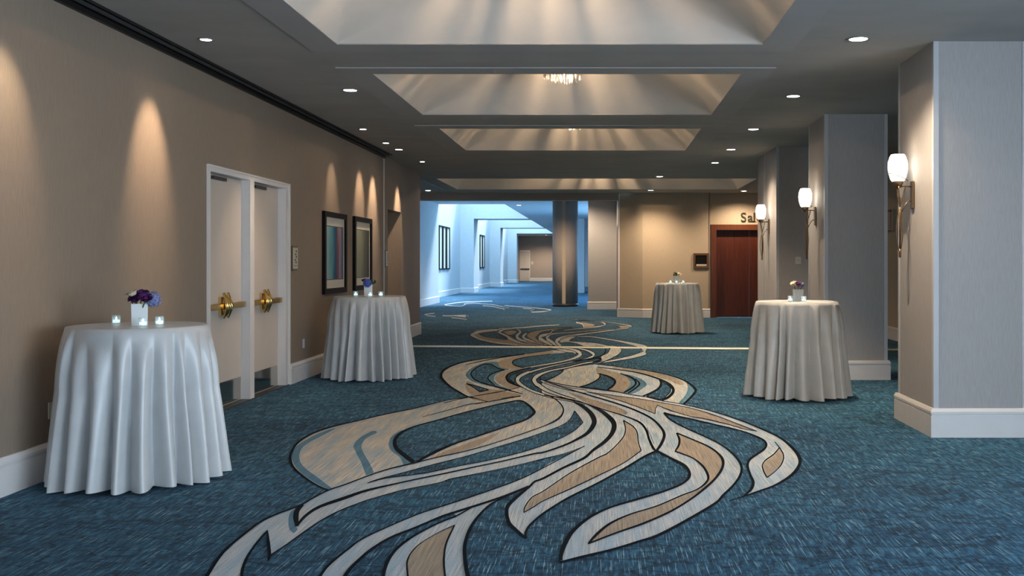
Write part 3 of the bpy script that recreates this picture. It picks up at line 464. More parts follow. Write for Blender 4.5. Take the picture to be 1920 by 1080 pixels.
CARPET_LINES = [
 [(-1.418,7.46,-1.414,7.34),(-1.531,7.71,-1.525,7.58),(-1.651,7.98,-1.653,7.88),(-1.71,8.19,-1.743,8.19),(-1.752,8.44,-1.794,8.54),(-1.75,8.74,-1.78,8.84),(-1.7,9.02,-1.719,9.09),(-1.574,9.33,-1.588,9.4),(-1.418,9.73,-1.432,9.8),(-1.212,10.18,-1.224,10.26),(-1.039,10.5,-1.051,10.59),(-0.897,10.67,-0.905,10.77),(-0.796,10.38,-0.792,10.49),(-0.699,9.91,-0.681,9.99),(-0.699,9.8,-0.676,9.69),(-0.749,9.43,-0.736,9.35),(-0.897,9.03,-0.886,8.96),(-1.102,8.52,-1.09,8.45),(-1.229,8.22,-1.212,8.15),(-1.337,7.87,-1.31,7.77),(-1.409,7.46,-1.387,7.39)],
 [(-1.492,11.03,-1.485,10.99),(-1.711,10.74,-1.702,10.7),(-1.932,10.21,-1.921,10.16),(-2.147,9.81,-2.134,9.76),(-2.336,9.38,-2.321,9.33),(-2.479,9.05,-2.46,8.99),(-2.558,8.69,-2.534,8.63),(-2.551,8.24,-2.522,8.18),(-2.476,7.82,-2.448,7.79),(-2.378,7.48,-2.364,7.5),(-2.244,7.16,-2.247,7.21),(-2.061,6.84,-2.067,6.88),(-1.912,6.61,-1.919,6.65),(-1.802,6.48,-1.807,6.51)],
 [(-1.75,9.56,-1.756,9.58),(-1.586,9.97,-1.593,10.0),(-1.407,10.42,-1.414,10.46),(-1.222,10.62,-1.228,10.66),(-0.917,11.05,-0.922,11.09)],
 [(-1.491,11.03,-1.496,11.08),(-1.232,10.6,-1.235,10.64)],
 [(-0.287,9.97,-0.282,10.0),(-0.234,9.62,-0.229,9.64),(-0.188,9.23,-0.182,9.26)],
 [(-0.188,9.26,-0.182,9.23),(-0.257,8.8,-0.253,8.77),(-0.372,8.41,-0.368,8.38),(-0.516,8.05,-0.513,8.02),(-0.69,7.74,-0.686,7.71),(-0.89,7.47,-0.886,7.44),(-1.064,7.28,-1.059,7.26),(-1.26,7.05,-1.255,7.02),(-1.504,6.87,-1.498,6.85),(-1.6,6.71,-1.594,6.69)],
 [(-1.593,6.69,-1.6,6.71),(-1.556,6.8,-1.562,6.82),(-1.402,7.06,-1.408,7.08),(-1.237,7.33,-1.243,7.36),(-1.1,7.54,-1.106,7.57),(-1.058,7.61,-1.063,7.64),(-0.869,7.97,-0.874,8.0),(-0.661,8.37,-0.666,8.41),(-0.514,8.72,-0.518,8.75),(-0.371,9.09,-0.376,9.12),(-0.309,9.44,-0.315,9.46),(-0.281,9.97,-0.288,10.0)],
 [(-1.115,10.86,-1.12,10.9),(-0.996,11.05,-0.999,11.08)],
 [(-0.663,11.14,-0.665,11.19),(-0.567,10.97,-0.566,11.04),(-0.461,10.51,-0.455,10.57),(-0.408,10.08,-0.395,10.09),(-0.406,9.69,-0.395,9.65),(-0.446,9.36,-0.439,9.31),(-0.541,9.07,-0.536,9.03),(-0.689,8.7,-0.684,8.66),(-0.898,8.22,-0.893,8.19),(-1.094,7.86,-1.088,7.83),(-1.286,7.6,-1.28,7.57),(-1.413,7.4,-1.404,7.36),(-1.537,7.22,-1.527,7.18),(-1.634,7.01,-1.624,6.98),(-1.736,6.7,-1.725,6.67),(-1.811,6.51,-1.799,6.48),(-1.847,6.31,-1.834,6.28),(-1.871,6.12,-1.857,6.09),(-1.901,6.02,-1.887,5.99),(-1.949,5.89,-1.934,5.86),(-1.984,5.74,-1.967,5.7),(-1.988,5.51,-1.969,5.47),(-1.985,5.28,-1.963,5.24),(-1.967,5.06,-1.943,5.03),(-1.913,4.772,-1.887,4.743),(-1.836,4.41,-1.806,4.38)],
 [(-1.599,4.395,-1.613,4.394),(-1.722,4.727,-1.737,4.728),(-1.758,4.843,-1.777,4.857),(-1.796,5.0,-1.816,5.02),(-1.83,5.19,-1.848,5.22),(-1.853,5.38,-1.87,5.4),(-1.867,5.51,-1.879,5.53)],
 [(-1.87,5.49,-1.861,5.49),(-1.801,5.29,-1.788,5.3),(-1.716,5.06,-1.7,5.06),(-1.687,4.958,-1.675,4.95)],
 [(-1.689,4.986,-1.701,5.0),(-1.694,5.06,-1.703,5.07),(-1.674,5.23,-1.683,5.25),(-1.659,5.44,-1.668,5.46),(-1.63,5.72,-1.64,5.74),(-1.579,5.96,-1.588,5.98),(-1.499,6.17,-1.507,6.19),(-1.454,6.26,-1.461,6.28),(-1.312,6.49,-1.318,6.51),(-1.113,6.7,-1.119,6.72),(-1.045,6.82,-1.05,6.85),(-0.826,7.06,-0.83,7.08),(-0.593,7.33,-0.597,7.35),(-0.444,7.53,-0.447,7.56),(-0.301,7.73,-0.304,7.75),(-0.152,8.02,-0.154,8.05)],
 [(-0.319,10.59,-0.315,10.67),(-0.206,10.16,-0.192,10.35),(-0.136,9.73,-0.103,9.91),(-0.104,9.36,-0.057,9.4),(-0.111,9.08,-0.073,8.96),(-0.15,8.71,-0.131,8.58),(-0.234,8.38,-0.223,8.29),(-0.323,8.12,-0.315,8.05),(-0.467,7.83,-0.46,7.77),(-0.538,7.77,-0.532,7.71),(-0.743,7.49,-0.737,7.45),(-0.938,7.26,-0.931,7.22),(-1.121,7.04,-1.112,7.0),(-1.296,6.84,-1.287,6.8),(-1.403,6.71,-1.391,6.67),(-1.559,6.52,-1.54,6.46),(-1.659,6.31,-1.633,6.23),(-1.748,6.09,-1.723,6.03),(-1.77,5.88,-1.746,5.83),(-1.754,5.65,-1.731,5.61)],
 [(-1.86,6.12,-1.843,6.09),(-1.869,6.0,-1.825,5.94),(-1.816,5.79,-1.781,5.78),(-1.743,5.6,-1.728,5.61)],
 [(-0.149,8.08,-0.146,8.05),(-0.432,7.23,-0.426,7.2),(-0.58,6.83,-0.575,6.8),(-0.76,6.48,-0.754,6.45),(-0.945,6.16,-0.938,6.13),(-1.112,5.87,-1.105,5.85),(-1.293,5.41,-1.284,5.39),(-1.334,5.19,-1.322,5.17),(-1.362,4.947,-1.346,4.919),(-1.362,4.775,-1.345,4.752),(-1.324,4.376,-1.303,4.352)],
 [(-1.192,4.351,-1.214,4.377),(-1.223,4.73,-1.245,4.761),(-1.218,4.954,-1.237,4.99),(-1.196,5.16,-1.211,5.2),(-1.148,5.36,-1.159,5.4),(-1.055,5.55,-1.066,5.59),(-0.957,5.77,-0.97,5.81),(-0.903,5.86,-0.915,5.91),(-0.655,6.25,-0.665,6.3),(-0.491,6.57,-0.5,6.63)],
 [(-0.979,4.36,-0.997,4.368),(-1.041,4.722,-1.06,4.733),(-1.068,4.939,-1.089,4.965),(-1.068,5.16,-1.085,5.2),(-1.024,5.41,-1.036,5.44),(-0.939,5.66,-0.948,5.69),(-0.861,5.82,-0.869,5.85),(-0.783,6.08,-0.789,6.1)],
 [(-0.555,4.372,-0.572,4.356),(-0.638,4.735,-0.656,4.72),(-0.687,4.995,-0.706,4.989),(-0.722,5.24,-0.742,5.25),(-0.736,5.51,-0.756,5.54),(-0.728,5.79,-0.744,5.82),(-0.693,6.07,-0.704,6.11),(-0.621,6.29,-0.628,6.32),(-0.484,6.57,-0.489,6.6)],
 [(-0.846,5.64,-0.841,5.62),(-0.913,5.48,-0.908,5.47),(-0.974,5.27,-0.968,5.26),(-0.992,5.1,-0.984,5.09),(-0.982,4.935,-0.973,4.931),(-0.938,4.726,-0.93,4.728),(-0.856,4.363,-0.848,4.365)],
 [(-0.848,5.63,-0.84,5.61),(-0.846,5.41,-0.835,5.4),(-0.837,5.23,-0.826,5.22),(-0.805,4.972,-0.795,4.972),(-0.76,4.726,-0.751,4.729),(-0.683,4.362,-0.674,4.366)],
 [(0.192,9.37,0.202,9.39),(0.201,8.93,0.21,8.93),(0.179,8.54,0.186,8.51),(0.113,8.13,0.118,8.1),(0.034,7.77,0.038,7.73),(-0.043,7.58,-0.039,7.54),(-0.23,7.05,-0.226,7.02),(-0.388,6.49,-0.383,6.47),(-0.453,6.31,-0.448,6.29),(-0.48,6.06,-0.473,6.05),(-0.475,5.91,-0.469,5.91)],
 [(-0.47,5.9,-0.474,5.92),(-0.416,6.05,-0.421,6.07),(-0.367,6.2,-0.371,6.22),(-0.21,6.52,-0.214,6.55),(-0.036,6.91,-0.039,6.94),(0.161,7.37,0.158,7.4),(0.309,7.85,0.305,7.88)],
 [(0.311,7.87,0.303,7.86),(0.302,8.23,0.294,8.22),(0.309,8.69,0.3,8.68),(0.284,9.04,0.276,9.0),(0.2,9.4,0.194,9.35)],
 [(-0.171,10.44,-0.168,10.5),(-0.041,9.96,-0.028,10.12),(0.031,9.57,0.058,9.77),(0.077,9.22,0.12,9.35),(0.08,8.95,0.124,8.91),(0.056,8.62,0.084,8.51),(0.002,8.29,0.021,8.17),(-0.084,7.92,-0.07,7.83),(-0.149,7.6,-0.137,7.52),(-0.288,7.25,-0.278,7.18),(-0.413,6.89,-0.403,6.83),(-0.471,6.77,-0.46,6.72),(-0.495,6.63,-0.481,6.58),(-0.558,6.33,-0.54,6.27),(-0.593,6.11,-0.57,6.06),(-0.583,5.88,-0.562,5.89),(-0.541,5.65,-0.529,5.69),(-0.484,5.5,-0.477,5.54),(-0.417,5.34,-0.412,5.37)],
 [(-0.412,5.37,-0.426,5.37),(-0.421,5.47,-0.434,5.48),(-0.409,5.61,-0.421,5.64),(-0.358,5.84,-0.367,5.88),(-0.285,6.07,-0.293,6.11),(-0.201,6.29,-0.208,6.34),(-0.033,6.67,-0.039,6.72),(0.158,7.14,0.152,7.2),(0.321,7.58,0.317,7.65),(0.431,7.82,0.429,7.89)],
 [(-0.664,11.15,-0.666,11.21),(-0.474,10.89,-0.475,10.95),(-0.293,10.63,-0.293,10.71),(-0.153,10.39,-0.151,10.46),(0.013,10.03,0.015,10.09),(0.197,9.64,0.201,9.7),(0.334,9.24,0.346,9.33),(0.378,8.82,0.398,8.88),(0.384,8.35,0.404,8.39),(0.397,7.95,0.417,8.01),(0.419,7.81,0.432,7.87)],
 [(0.399,8.97,0.403,8.98),(0.421,8.15,0.425,8.16)],
 [(-0.745,12.52,-0.747,12.58),(-0.529,12.15,-0.53,12.22),(-0.287,11.84,-0.288,11.91),(0.053,11.59,0.054,11.65),(0.276,11.24,0.279,11.3),(0.489,10.98,0.493,11.03),(0.629,10.7,0.634,10.75),(0.832,10.43,0.838,10.48),(1.104,9.92,1.112,9.97),(1.291,9.39,1.303,9.45),(1.412,8.91,1.427,8.98),(1.507,8.41,1.528,8.48),(1.517,7.89,1.549,7.97),(1.49,7.53,1.525,7.57),(1.433,7.27,1.444,7.22),(1.318,6.96,1.317,6.89),(1.159,6.66,1.156,6.61),(1.028,6.49,1.026,6.45),(0.905,6.34,0.904,6.31),(0.795,6.21,0.794,6.19)],
 [(0.906,6.32,0.903,6.34),(0.983,6.49,0.975,6.54),(1.037,6.73,1.017,6.73),(1.054,7.01,1.034,6.98),(1.079,7.28,1.059,7.28),(1.123,7.48,1.118,7.54),(1.207,7.68,1.208,7.75),(1.301,7.9,1.298,7.96),(1.363,8.17,1.34,8.14),(1.358,8.43,1.341,8.36),(1.256,8.78,1.246,8.73),(1.105,9.06,1.097,9.01),(0.857,9.48,0.851,9.42),(0.706,9.72,0.697,9.63),(0.616,9.9,0.604,9.78)],
 [(0.601,9.8,0.619,9.88),(0.644,9.35,0.658,9.43),(0.754,8.89,0.764,8.95),(0.891,8.42,0.902,8.47),(0.976,8.04,0.989,8.09),(1.015,7.65,1.033,7.7),(1.014,7.3,1.035,7.33),(0.973,7.01,0.985,6.98),(0.887,6.69,0.893,6.65),(0.771,6.37,0.775,6.32),(0.678,6.12,0.68,6.07),(0.339,5.5,0.342,5.45),(0.185,5.31,0.187,5.27),(0.04,5.16,0.043,5.12),(-0.097,5.05,-0.093,5.01),(-0.215,4.945,-0.211,4.909)],
 [(-0.201,4.956,-0.221,4.963),(-0.202,5.06,-0.223,5.08),(-0.188,5.25,-0.211,5.29),(-0.153,5.5,-0.169,5.55),(-0.067,5.79,-0.075,5.84),(0.051,6.02,0.047,6.06),(0.22,6.22,0.218,6.27),(0.402,6.44,0.401,6.49),(0.545,6.67,0.541,6.72),(0.622,6.94,0.602,6.95),(0.618,7.3,0.599,7.23),(0.527,7.6,0.515,7.53),(0.431,7.92,0.421,7.85)],
 [(-0.738,12.4,-0.74,12.45),(-0.416,11.69,-0.415,11.77),(-0.128,11.06,-0.125,11.15),(0.13,10.49,0.136,10.59),(0.322,9.98,0.332,10.08),(0.456,9.48,0.47,9.57),(0.515,8.98,0.536,9.06),(0.524,8.6,0.55,8.61),(0.481,8.22,0.499,8.16),(0.415,7.84,0.427,7.79)],
 [(-0.193,11.44,-0.193,11.48),(0.07,11.17,0.071,11.21),(0.409,10.83,0.412,10.87),(0.62,10.55,0.624,10.59),(0.868,10.21,0.873,10.25),(1.082,9.72,1.088,9.76),(1.224,9.25,1.23,9.28),(1.37,8.75,1.375,8.78)],
 [(1.375,8.78,1.37,8.75),(1.273,8.9,1.268,8.88),(1.166,9.16,1.161,9.13),(0.995,9.47,0.991,9.43),(0.826,9.69,0.821,9.66),(0.651,10.14,0.647,10.1),(0.58,10.4,0.576,10.36)],
 [(0.576,10.39,0.58,10.37),(0.54,10.13,0.545,10.11),(0.516,9.78,0.521,9.77)],
 [(0.521,9.79,0.517,9.76),(0.387,10.21,0.384,10.17),(0.182,10.75,0.179,10.71),(-0.023,11.17,-0.024,11.13),(-0.192,11.48,-0.193,11.44)],
 [(0.647,8.64,0.657,8.71),(0.752,8.34,0.761,8.4),(0.849,8.03,0.862,8.09),(0.896,7.73,0.914,7.79),(0.898,7.46,0.923,7.49),(0.86,7.19,0.873,7.15),(0.772,6.85,0.778,6.8),(0.652,6.51,0.656,6.46),(0.549,6.25,0.552,6.21),(0.408,5.96,0.411,5.92),(0.236,5.69,0.239,5.65),(0.08,5.49,0.083,5.46),(-0.08,5.27,-0.076,5.24)],
 [(-0.071,5.25,-0.078,5.28),(-0.024,5.43,-0.035,5.47),(0.049,5.65,0.043,5.69),(0.168,5.86,0.166,5.89),(0.337,6.06,0.336,6.09),(0.507,6.33,0.506,6.36),(0.624,6.5,0.623,6.53),(0.711,6.71,0.704,6.75),(0.75,6.94,0.731,6.92),(0.747,7.27,0.73,7.22),(0.707,7.53,0.698,7.49),(0.657,7.69,0.65,7.65),(0.576,7.87,0.569,7.81)],
 [(0.581,7.83,0.574,7.86),(0.633,8.09,0.619,8.12),(0.661,8.4,0.641,8.38),(0.657,8.69,0.642,8.66)],
 [(1.426,7.98,1.439,8.01),(1.402,7.67,1.412,7.68),(1.335,7.37,1.339,7.35),(1.246,7.11,1.246,7.09),(1.146,6.89,1.146,6.86)],
 [(1.151,6.89,1.14,6.87),(1.16,7.07,1.149,7.06),(1.182,7.28,1.174,7.28),(1.233,7.46,1.232,7.49),(1.338,7.7,1.337,7.73),(1.433,7.98,1.432,8.01)],
 [(1.435,8.24,1.443,8.26),(1.426,7.98,1.438,8.01)],
 [(-1.665,14.67,-1.648,14.52),(-1.762,14.64,-1.742,14.5),(-1.812,14.23,-1.79,14.12),(-1.814,13.69,-1.793,13.61),(-1.773,13.23,-1.763,13.26),(-1.657,12.67,-1.659,12.76),(-1.525,12.31,-1.532,12.41),(-1.385,12.04,-1.393,12.14),(-1.294,11.94,-1.309,11.98),(-1.41,12.47,-1.412,12.39),(-1.48,12.79,-1.492,12.78),(-1.494,13.12,-1.513,13.21),(-1.44,13.51,-1.457,13.63),(-1.363,13.74,-1.379,13.87)],
 [(-1.376,13.87,-1.367,13.74),(-1.466,14.02,-1.457,13.89),(-1.55,14.28,-1.544,14.16),(-1.66,14.66,-1.653,14.53)],
 [(-1.68,12.18,-1.69,12.27),(-1.516,11.92,-1.523,12.0),(-1.339,11.58,-1.345,11.66)],
 [(-1.348,11.66,-1.336,11.58),(-1.428,11.48,-1.416,11.4)],
 [(-1.423,11.47,-1.421,11.4),(-1.557,11.9,-1.553,11.83),(-1.688,12.26,-1.682,12.18)],
 [(-1.208,12.69,-1.223,12.74),(-1.216,13.12,-1.231,13.21),(-1.156,13.39,-1.169,13.5),(-1.104,13.65,-1.092,13.65),(-1.146,13.2,-1.131,13.13),(-1.13,12.66,-1.116,12.62),(-1.111,12.37,-1.104,12.28),(-1.216,12.76,-1.215,12.67)],
 [(-0.892,16.91,-0.886,16.83),(-1.199,16.42,-1.191,16.32),(-1.584,15.84,-1.573,15.74),(-1.86,15.46,-1.846,15.35),(-2.105,14.96,-2.081,14.82),(-2.215,14.35,-2.181,14.18),(-2.239,13.8,-2.184,13.59),(-2.163,13.09,-2.127,13.09),(-2.028,12.48,-2.032,12.66),(-1.828,11.83,-1.837,11.97),(-1.63,11.29,-1.637,11.41),(-1.492,10.97,-1.499,11.05),(-1.377,10.83,-1.38,10.87),(-1.234,10.62,-1.237,10.65)],
 [(-2.003,14.47,-2.014,14.53),(-1.807,15.04,-1.823,15.15),(-1.56,15.61,-1.576,15.75),(-1.281,16.08,-1.291,16.19)],
 [(-1.691,10.52,-1.699,10.56),(-1.488,10.96,-1.496,11.01),(-1.149,11.49,-1.157,11.56),(-0.986,11.88,-0.991,11.92)],
 [(-1.352,10.43,-1.357,10.46),(-1.233,10.61,-1.239,10.65),(-0.921,11.09,-0.925,11.13)],
 [(-0.858,16.27,-0.853,16.19),(-1.157,15.84,-1.148,15.74),(-1.335,15.42,-1.321,15.29),(-1.374,14.97,-1.348,14.87),(-1.292,14.38,-1.296,14.52),(-1.117,14.0,-1.122,14.09)],
 [(-1.037,14.18,-1.019,14.0),(-1.155,13.87,-1.136,13.7),(-1.263,13.49,-1.237,13.32),(-1.281,13.02,-1.244,12.93),(-1.21,12.47,-1.204,12.61),(-1.112,12.14,-1.118,12.31),(-1.0,11.9,-1.005,12.02)],
 [(-1.305,11.9,-1.314,12.02),(-1.166,11.64,-1.176,11.78),(-0.912,11.24,-0.914,11.28)],
 [(-1.416,17.76,-1.42,17.81),(-1.057,17.79,-1.06,17.84),(-0.862,17.52,-0.865,17.6),(-0.644,17.04,-0.645,17.11),(-0.507,16.79,-0.507,16.86),(-0.444,16.41,-0.442,16.46)],
 [(-1.397,17.53,-1.403,17.6),(-1.038,17.44,-1.042,17.52),(-0.852,17.2,-0.854,17.27),(-0.634,16.54,-0.635,16.61),(-0.504,16.41,-0.505,16.47),(-0.45,16.16,-0.449,16.22)],
 [(-0.849,17.45,-0.853,17.55),(-0.66,17.38,-0.663,17.47),(-0.519,17.2,-0.52,17.29),(-0.397,16.81,-0.394,16.88),(-0.341,16.09,-0.334,16.07),(-0.393,15.55,-0.389,15.48),(-0.497,15.18,-0.493,15.11),(-0.671,14.74,-0.666,14.68),(-0.873,14.38,-0.868,14.32),(-1.126,13.91,-1.121,13.85)],
 [(-0.837,17.18,-0.841,17.27),(-0.65,17.06,-0.653,17.15),(-0.517,16.8,-0.517,16.89),(-0.412,16.3,-0.411,16.37),(-0.404,16.29,-0.397,16.25),(-0.424,15.94,-0.418,15.87),(-0.514,15.46,-0.51,15.39),(-0.686,14.98,-0.682,14.91),(-0.891,14.61,-0.886,14.54),(-1.147,14.12,-1.141,14.06)],
 [(-0.42,17.35,-0.421,17.49),(-0.253,16.95,-0.251,17.08),(-0.133,16.32,-0.123,16.38),(-0.16,15.62,-0.153,15.53),(-0.269,15.29,-0.265,15.19),(-0.451,14.87,-0.446,14.77),(-0.657,14.43,-0.651,14.34),(-0.845,13.93,-0.837,13.84),(-0.985,13.43,-0.976,13.35),(-0.997,13.42,-0.988,13.34),(-1.064,12.97,-1.053,12.9),(-1.071,12.66,-1.061,12.63),(-1.049,12.46,-1.046,12.5),(-0.968,12.08,-0.967,12.14),(-0.842,11.65,-0.843,11.7),(-0.707,11.33,-0.708,11.38),(-0.581,11.07,-0.582,11.12),(-0.436,10.9,-0.437,10.95),(-0.294,10.72,-0.294,10.77),(-0.183,10.48,-0.182,10.52)],
 [(-0.42,17.04,-0.42,17.17),(-0.261,16.57,-0.258,16.69),(-0.17,15.97,-0.164,16.05),(-0.182,15.98,-0.176,15.87),(-0.28,15.54,-0.276,15.43),(-0.461,15.06,-0.456,14.96),(-0.67,14.62,-0.664,14.53),(-0.866,14.16,-0.858,14.07),(-1.011,13.69,-1.002,13.61),(-1.034,13.73,-1.024,13.65),(-1.112,13.28,-1.102,13.22),(-1.134,12.82,-1.123,12.8),(-1.066,12.23,-1.063,12.27),(-0.967,11.84,-0.968,11.9),(-0.839,11.45,-0.84,11.5),(-0.704,11.15,-0.705,11.21),(-0.578,10.92,-0.579,10.97),(-0.434,10.73,-0.434,10.78),(-0.295,10.56,-0.295,10.61),(-0.186,10.36,-0.185,10.41)],
 [(-0.134,14.84,-0.131,14.72),(-0.294,14.58,-0.289,14.47),(-0.497,14.06,-0.491,13.96),(-0.69,13.66,-0.682,13.56),(-0.802,13.26,-0.792,13.17),(-0.851,12.82,-0.839,12.75),(-0.85,12.58,-0.84,12.59),(-0.805,12.26,-0.801,12.31),(-0.794,12.25,-0.793,12.32),(-0.669,11.73,-0.668,11.79),(-0.537,11.34,-0.537,11.41),(-0.414,11.05,-0.414,11.12),(-0.298,10.81,-0.297,10.87)],
 [(-0.141,15.12,-0.138,14.99),(-0.305,14.85,-0.3,14.73),(-0.512,14.31,-0.505,14.2),(-0.71,13.92,-0.703,13.82),(-0.833,13.56,-0.824,13.47),(-0.908,13.17,-0.896,13.1),(-0.906,12.55,-0.895,12.56),(-0.826,12.01,-0.821,12.06),(-0.797,11.91,-0.797,11.98),(-0.671,11.45,-0.671,11.51),(-0.537,11.13,-0.537,11.19),(-0.414,10.89,-0.414,10.95),(-0.299,10.69,-0.298,10.75)],
 [(-0.808,12.72,-0.808,12.78),(-0.748,12.51,-0.749,12.57),(-0.643,12.27,-0.644,12.33),(-0.508,11.98,-0.509,12.03),(-0.382,11.78,-0.383,11.83),(-0.185,11.56,-0.185,11.61)],
 [(-0.811,12.63,-0.809,12.68),(-0.748,12.31,-0.748,12.36),(-0.64,12.05,-0.64,12.1),(-0.506,11.76,-0.506,11.81),(-0.38,11.54,-0.381,11.59),(-0.187,11.28,-0.186,11.33)],
 [(-0.549,13.86,-0.543,13.74),(-0.662,13.73,-0.654,13.62),(-0.753,13.48,-0.743,13.37),(-0.804,13.17,-0.792,13.09),(-0.818,12.77,-0.809,12.81),(-0.735,12.51,-0.742,12.61),(-0.627,12.94,-0.637,13.03),(-0.555,13.44,-0.566,13.53),(-0.539,13.77,-0.552,13.84)],
 [(-0.043,13.23,-0.038,13.38),(0.062,12.94,0.07,13.08),(0.135,12.57,0.147,12.68),(0.148,12.37,0.165,12.35),(0.116,12.01,0.127,11.92),(0.048,11.64,0.057,11.54)],
 [(0.054,11.65,0.052,11.53),(-0.089,11.79,-0.09,11.66),(-0.278,11.95,-0.277,11.83)],
 [(-0.274,11.83,-0.281,11.95),(-0.18,12.05,-0.188,12.17),(-0.071,12.51,-0.082,12.63),(-0.028,12.92,-0.044,12.99),(-0.031,13.31,-0.05,13.3)],
 [(0.725,12.49,0.735,12.57),(0.773,12.19,0.784,12.26),(0.807,11.85,0.819,11.9),(0.78,11.46,0.787,11.42),(0.701,11.06,0.704,11.01),(0.644,10.83,0.64,10.76),(0.494,11.1,0.489,11.02)],
 [(0.493,11.03,0.49,11.09),(0.635,11.57,0.633,11.63),(0.717,11.97,0.709,12.01),(0.736,12.54,0.724,12.52)],
 [(-0.079,14.51,-0.078,14.57),(0.179,14.21,0.181,14.28),(0.505,13.81,0.51,13.89),(0.733,13.43,0.74,13.52),(0.904,13.01,0.915,13.11),(1.02,12.53,1.038,12.66),(1.069,12.03,1.098,12.19),(1.076,11.61,1.115,11.7),(1.049,11.4,1.062,11.28),(0.959,10.95,0.964,10.83),(0.85,10.48,0.855,10.39)],
 [(-0.077,14.12,-0.076,14.22),(0.255,13.72,0.258,13.83),(0.487,13.34,0.495,13.48),(0.66,12.84,0.675,13.0),(0.779,12.32,0.801,12.49),(0.816,11.79,0.856,11.96),(0.805,11.49,0.83,11.4),(0.73,11.08,0.735,10.9),(0.647,10.86,0.647,10.69)],
 [(0.716,12.57,0.729,12.62),(0.71,12.24,0.736,12.21),(0.658,11.81,0.667,11.66),(0.55,11.41,0.553,11.27),(0.452,11.13,0.453,11.02)],
 [(-0.073,13.29,-0.071,13.38),(0.045,13.06,0.05,13.18),(0.13,12.64,0.145,12.8),(0.142,12.42,0.171,12.4),(0.114,12.06,0.131,11.92),(0.051,11.69,0.061,11.57)],
 [(0.237,13.28,0.243,13.39),(0.37,12.77,0.387,12.94),(0.402,12.33,0.428,12.36),(0.359,11.94,0.369,11.81),(0.243,11.44,0.249,11.34)],
 [(0.416,12.72,0.427,12.79),(0.443,12.22,0.468,12.22),(0.384,11.82,0.393,11.71),(0.29,11.38,0.295,11.3)],
 [(-0.814,12.63,-0.818,12.73),(-0.694,12.43,-0.696,12.5),(-0.557,12.2,-0.559,12.26),(-0.426,12.0,-0.427,12.06),(-0.283,11.84,-0.283,11.91),(-0.089,11.67,-0.089,11.73),(0.052,11.53,0.053,11.59),(0.173,11.42,0.175,11.48)],
 [(-0.611,20.11,-0.614,20.21),(-0.244,20.08,-0.244,20.17),(0.028,19.64,0.029,19.73),(0.349,18.98,0.352,19.07),(0.627,18.34,0.631,18.42),(0.79,17.72,0.797,17.78),(0.719,16.63,0.728,16.62),(0.701,16.1,0.701,16.02),(0.481,15.52,0.48,15.43),(0.286,15.2,0.285,15.11),(0.055,14.85,0.056,14.77),(-0.079,14.67,-0.077,14.59)],
 [(-0.606,19.94,-0.609,20.03),(-0.242,19.79,-0.242,19.89),(0.023,19.29,0.025,19.38),(0.334,18.54,0.337,18.62),(0.588,17.67,0.593,17.74),(0.679,16.9,0.689,16.96),(0.62,16.57,0.628,16.65),(0.698,16.8,0.698,16.7),(0.483,16.04,0.483,15.95),(0.286,15.57,0.286,15.49),(0.051,15.09,0.053,15.01),(-0.082,14.83,-0.08,14.75)],
 [(-0.825,18.85,-0.833,18.91),(-0.796,19.67,-0.802,19.76),(-0.631,20.3,-0.634,20.4),(-0.522,20.18,-0.514,20.15),(-0.629,19.32,-0.622,19.25),(-0.624,18.84,-0.626,18.92),(-0.404,18.68,-0.405,18.76),(-0.1,18.37,-0.099,18.45),(0.084,17.85,0.085,17.93),(0.216,17.78,0.218,17.85),(0.302,17.35,0.309,17.44),(0.32,16.88,0.329,16.86),(0.259,16.17,0.264,16.1),(0.156,15.61,0.159,15.53),(0.119,15.43,0.122,15.35),(-0.028,14.79,-0.025,14.71),(-0.071,14.75,-0.079,14.78),(-0.012,15.12,-0.019,15.16),(-0.021,15.76,-0.027,15.82),(0.086,16.36,0.08,16.44),(0.125,17.04,0.117,17.09),(0.13,17.31,0.126,17.21),(-0.036,17.78,-0.036,17.71),(-0.191,17.7,-0.19,17.59),(-0.335,17.73,-0.334,17.62),(-0.469,18.3,-0.469,18.22),(-0.669,18.68,-0.666,18.6),(-0.776,18.53,-0.773,18.44),(-0.828,18.91,-0.83,18.85)],
 [(0.044,17.18,0.06,17.15),(0.033,16.57,0.051,16.42),(-0.036,15.96,-0.028,15.79),(-0.198,15.49,-0.192,15.27),(-0.459,15.07,-0.452,14.91)],
 [(-0.148,14.77,-0.153,14.91),(-0.048,14.99,-0.059,15.22),(-0.02,15.5,-0.042,15.26),(-0.096,15.61,-0.093,15.39),(-0.235,15.29,-0.227,15.08)],
 [(-2.368,22.46,-2.355,22.34),(-2.662,22.13,-2.647,22.01),(-2.774,21.38,-2.759,21.27),(-2.767,20.55,-2.756,20.52),(-2.592,19.76,-2.6,19.85),(-2.35,19.0,-2.358,19.08),(-2.015,18.29,-2.023,18.37),(-1.665,17.85,-1.671,17.93),(-1.409,17.67,-1.414,17.74),(-1.02,17.56,-1.027,17.68),(-0.916,17.85,-0.914,17.78),(-1.196,18.07,-1.192,18.0),(-1.489,18.68,-1.484,18.6),(-1.696,19.33,-1.692,19.25),(-1.874,20.11,-1.869,20.03),(-2.106,21.07,-2.099,20.97),(-2.312,21.68,-2.308,21.59),(-2.355,22.37,-2.368,22.43)],
 [(-2.611,20.78,-2.624,20.87),(-2.534,21.07,-2.547,21.17),(-2.322,21.48,-2.333,21.58),(-2.239,21.02,-2.244,21.11),(-2.023,20.22,-2.028,20.3),(-1.905,19.69,-1.905,19.74),(-1.864,19.27,-1.854,19.2),(-1.927,19.28,-1.92,19.2),(-2.166,19.67,-2.158,19.59),(-2.418,20.11,-2.41,20.03),(-2.621,20.87,-2.613,20.78)],
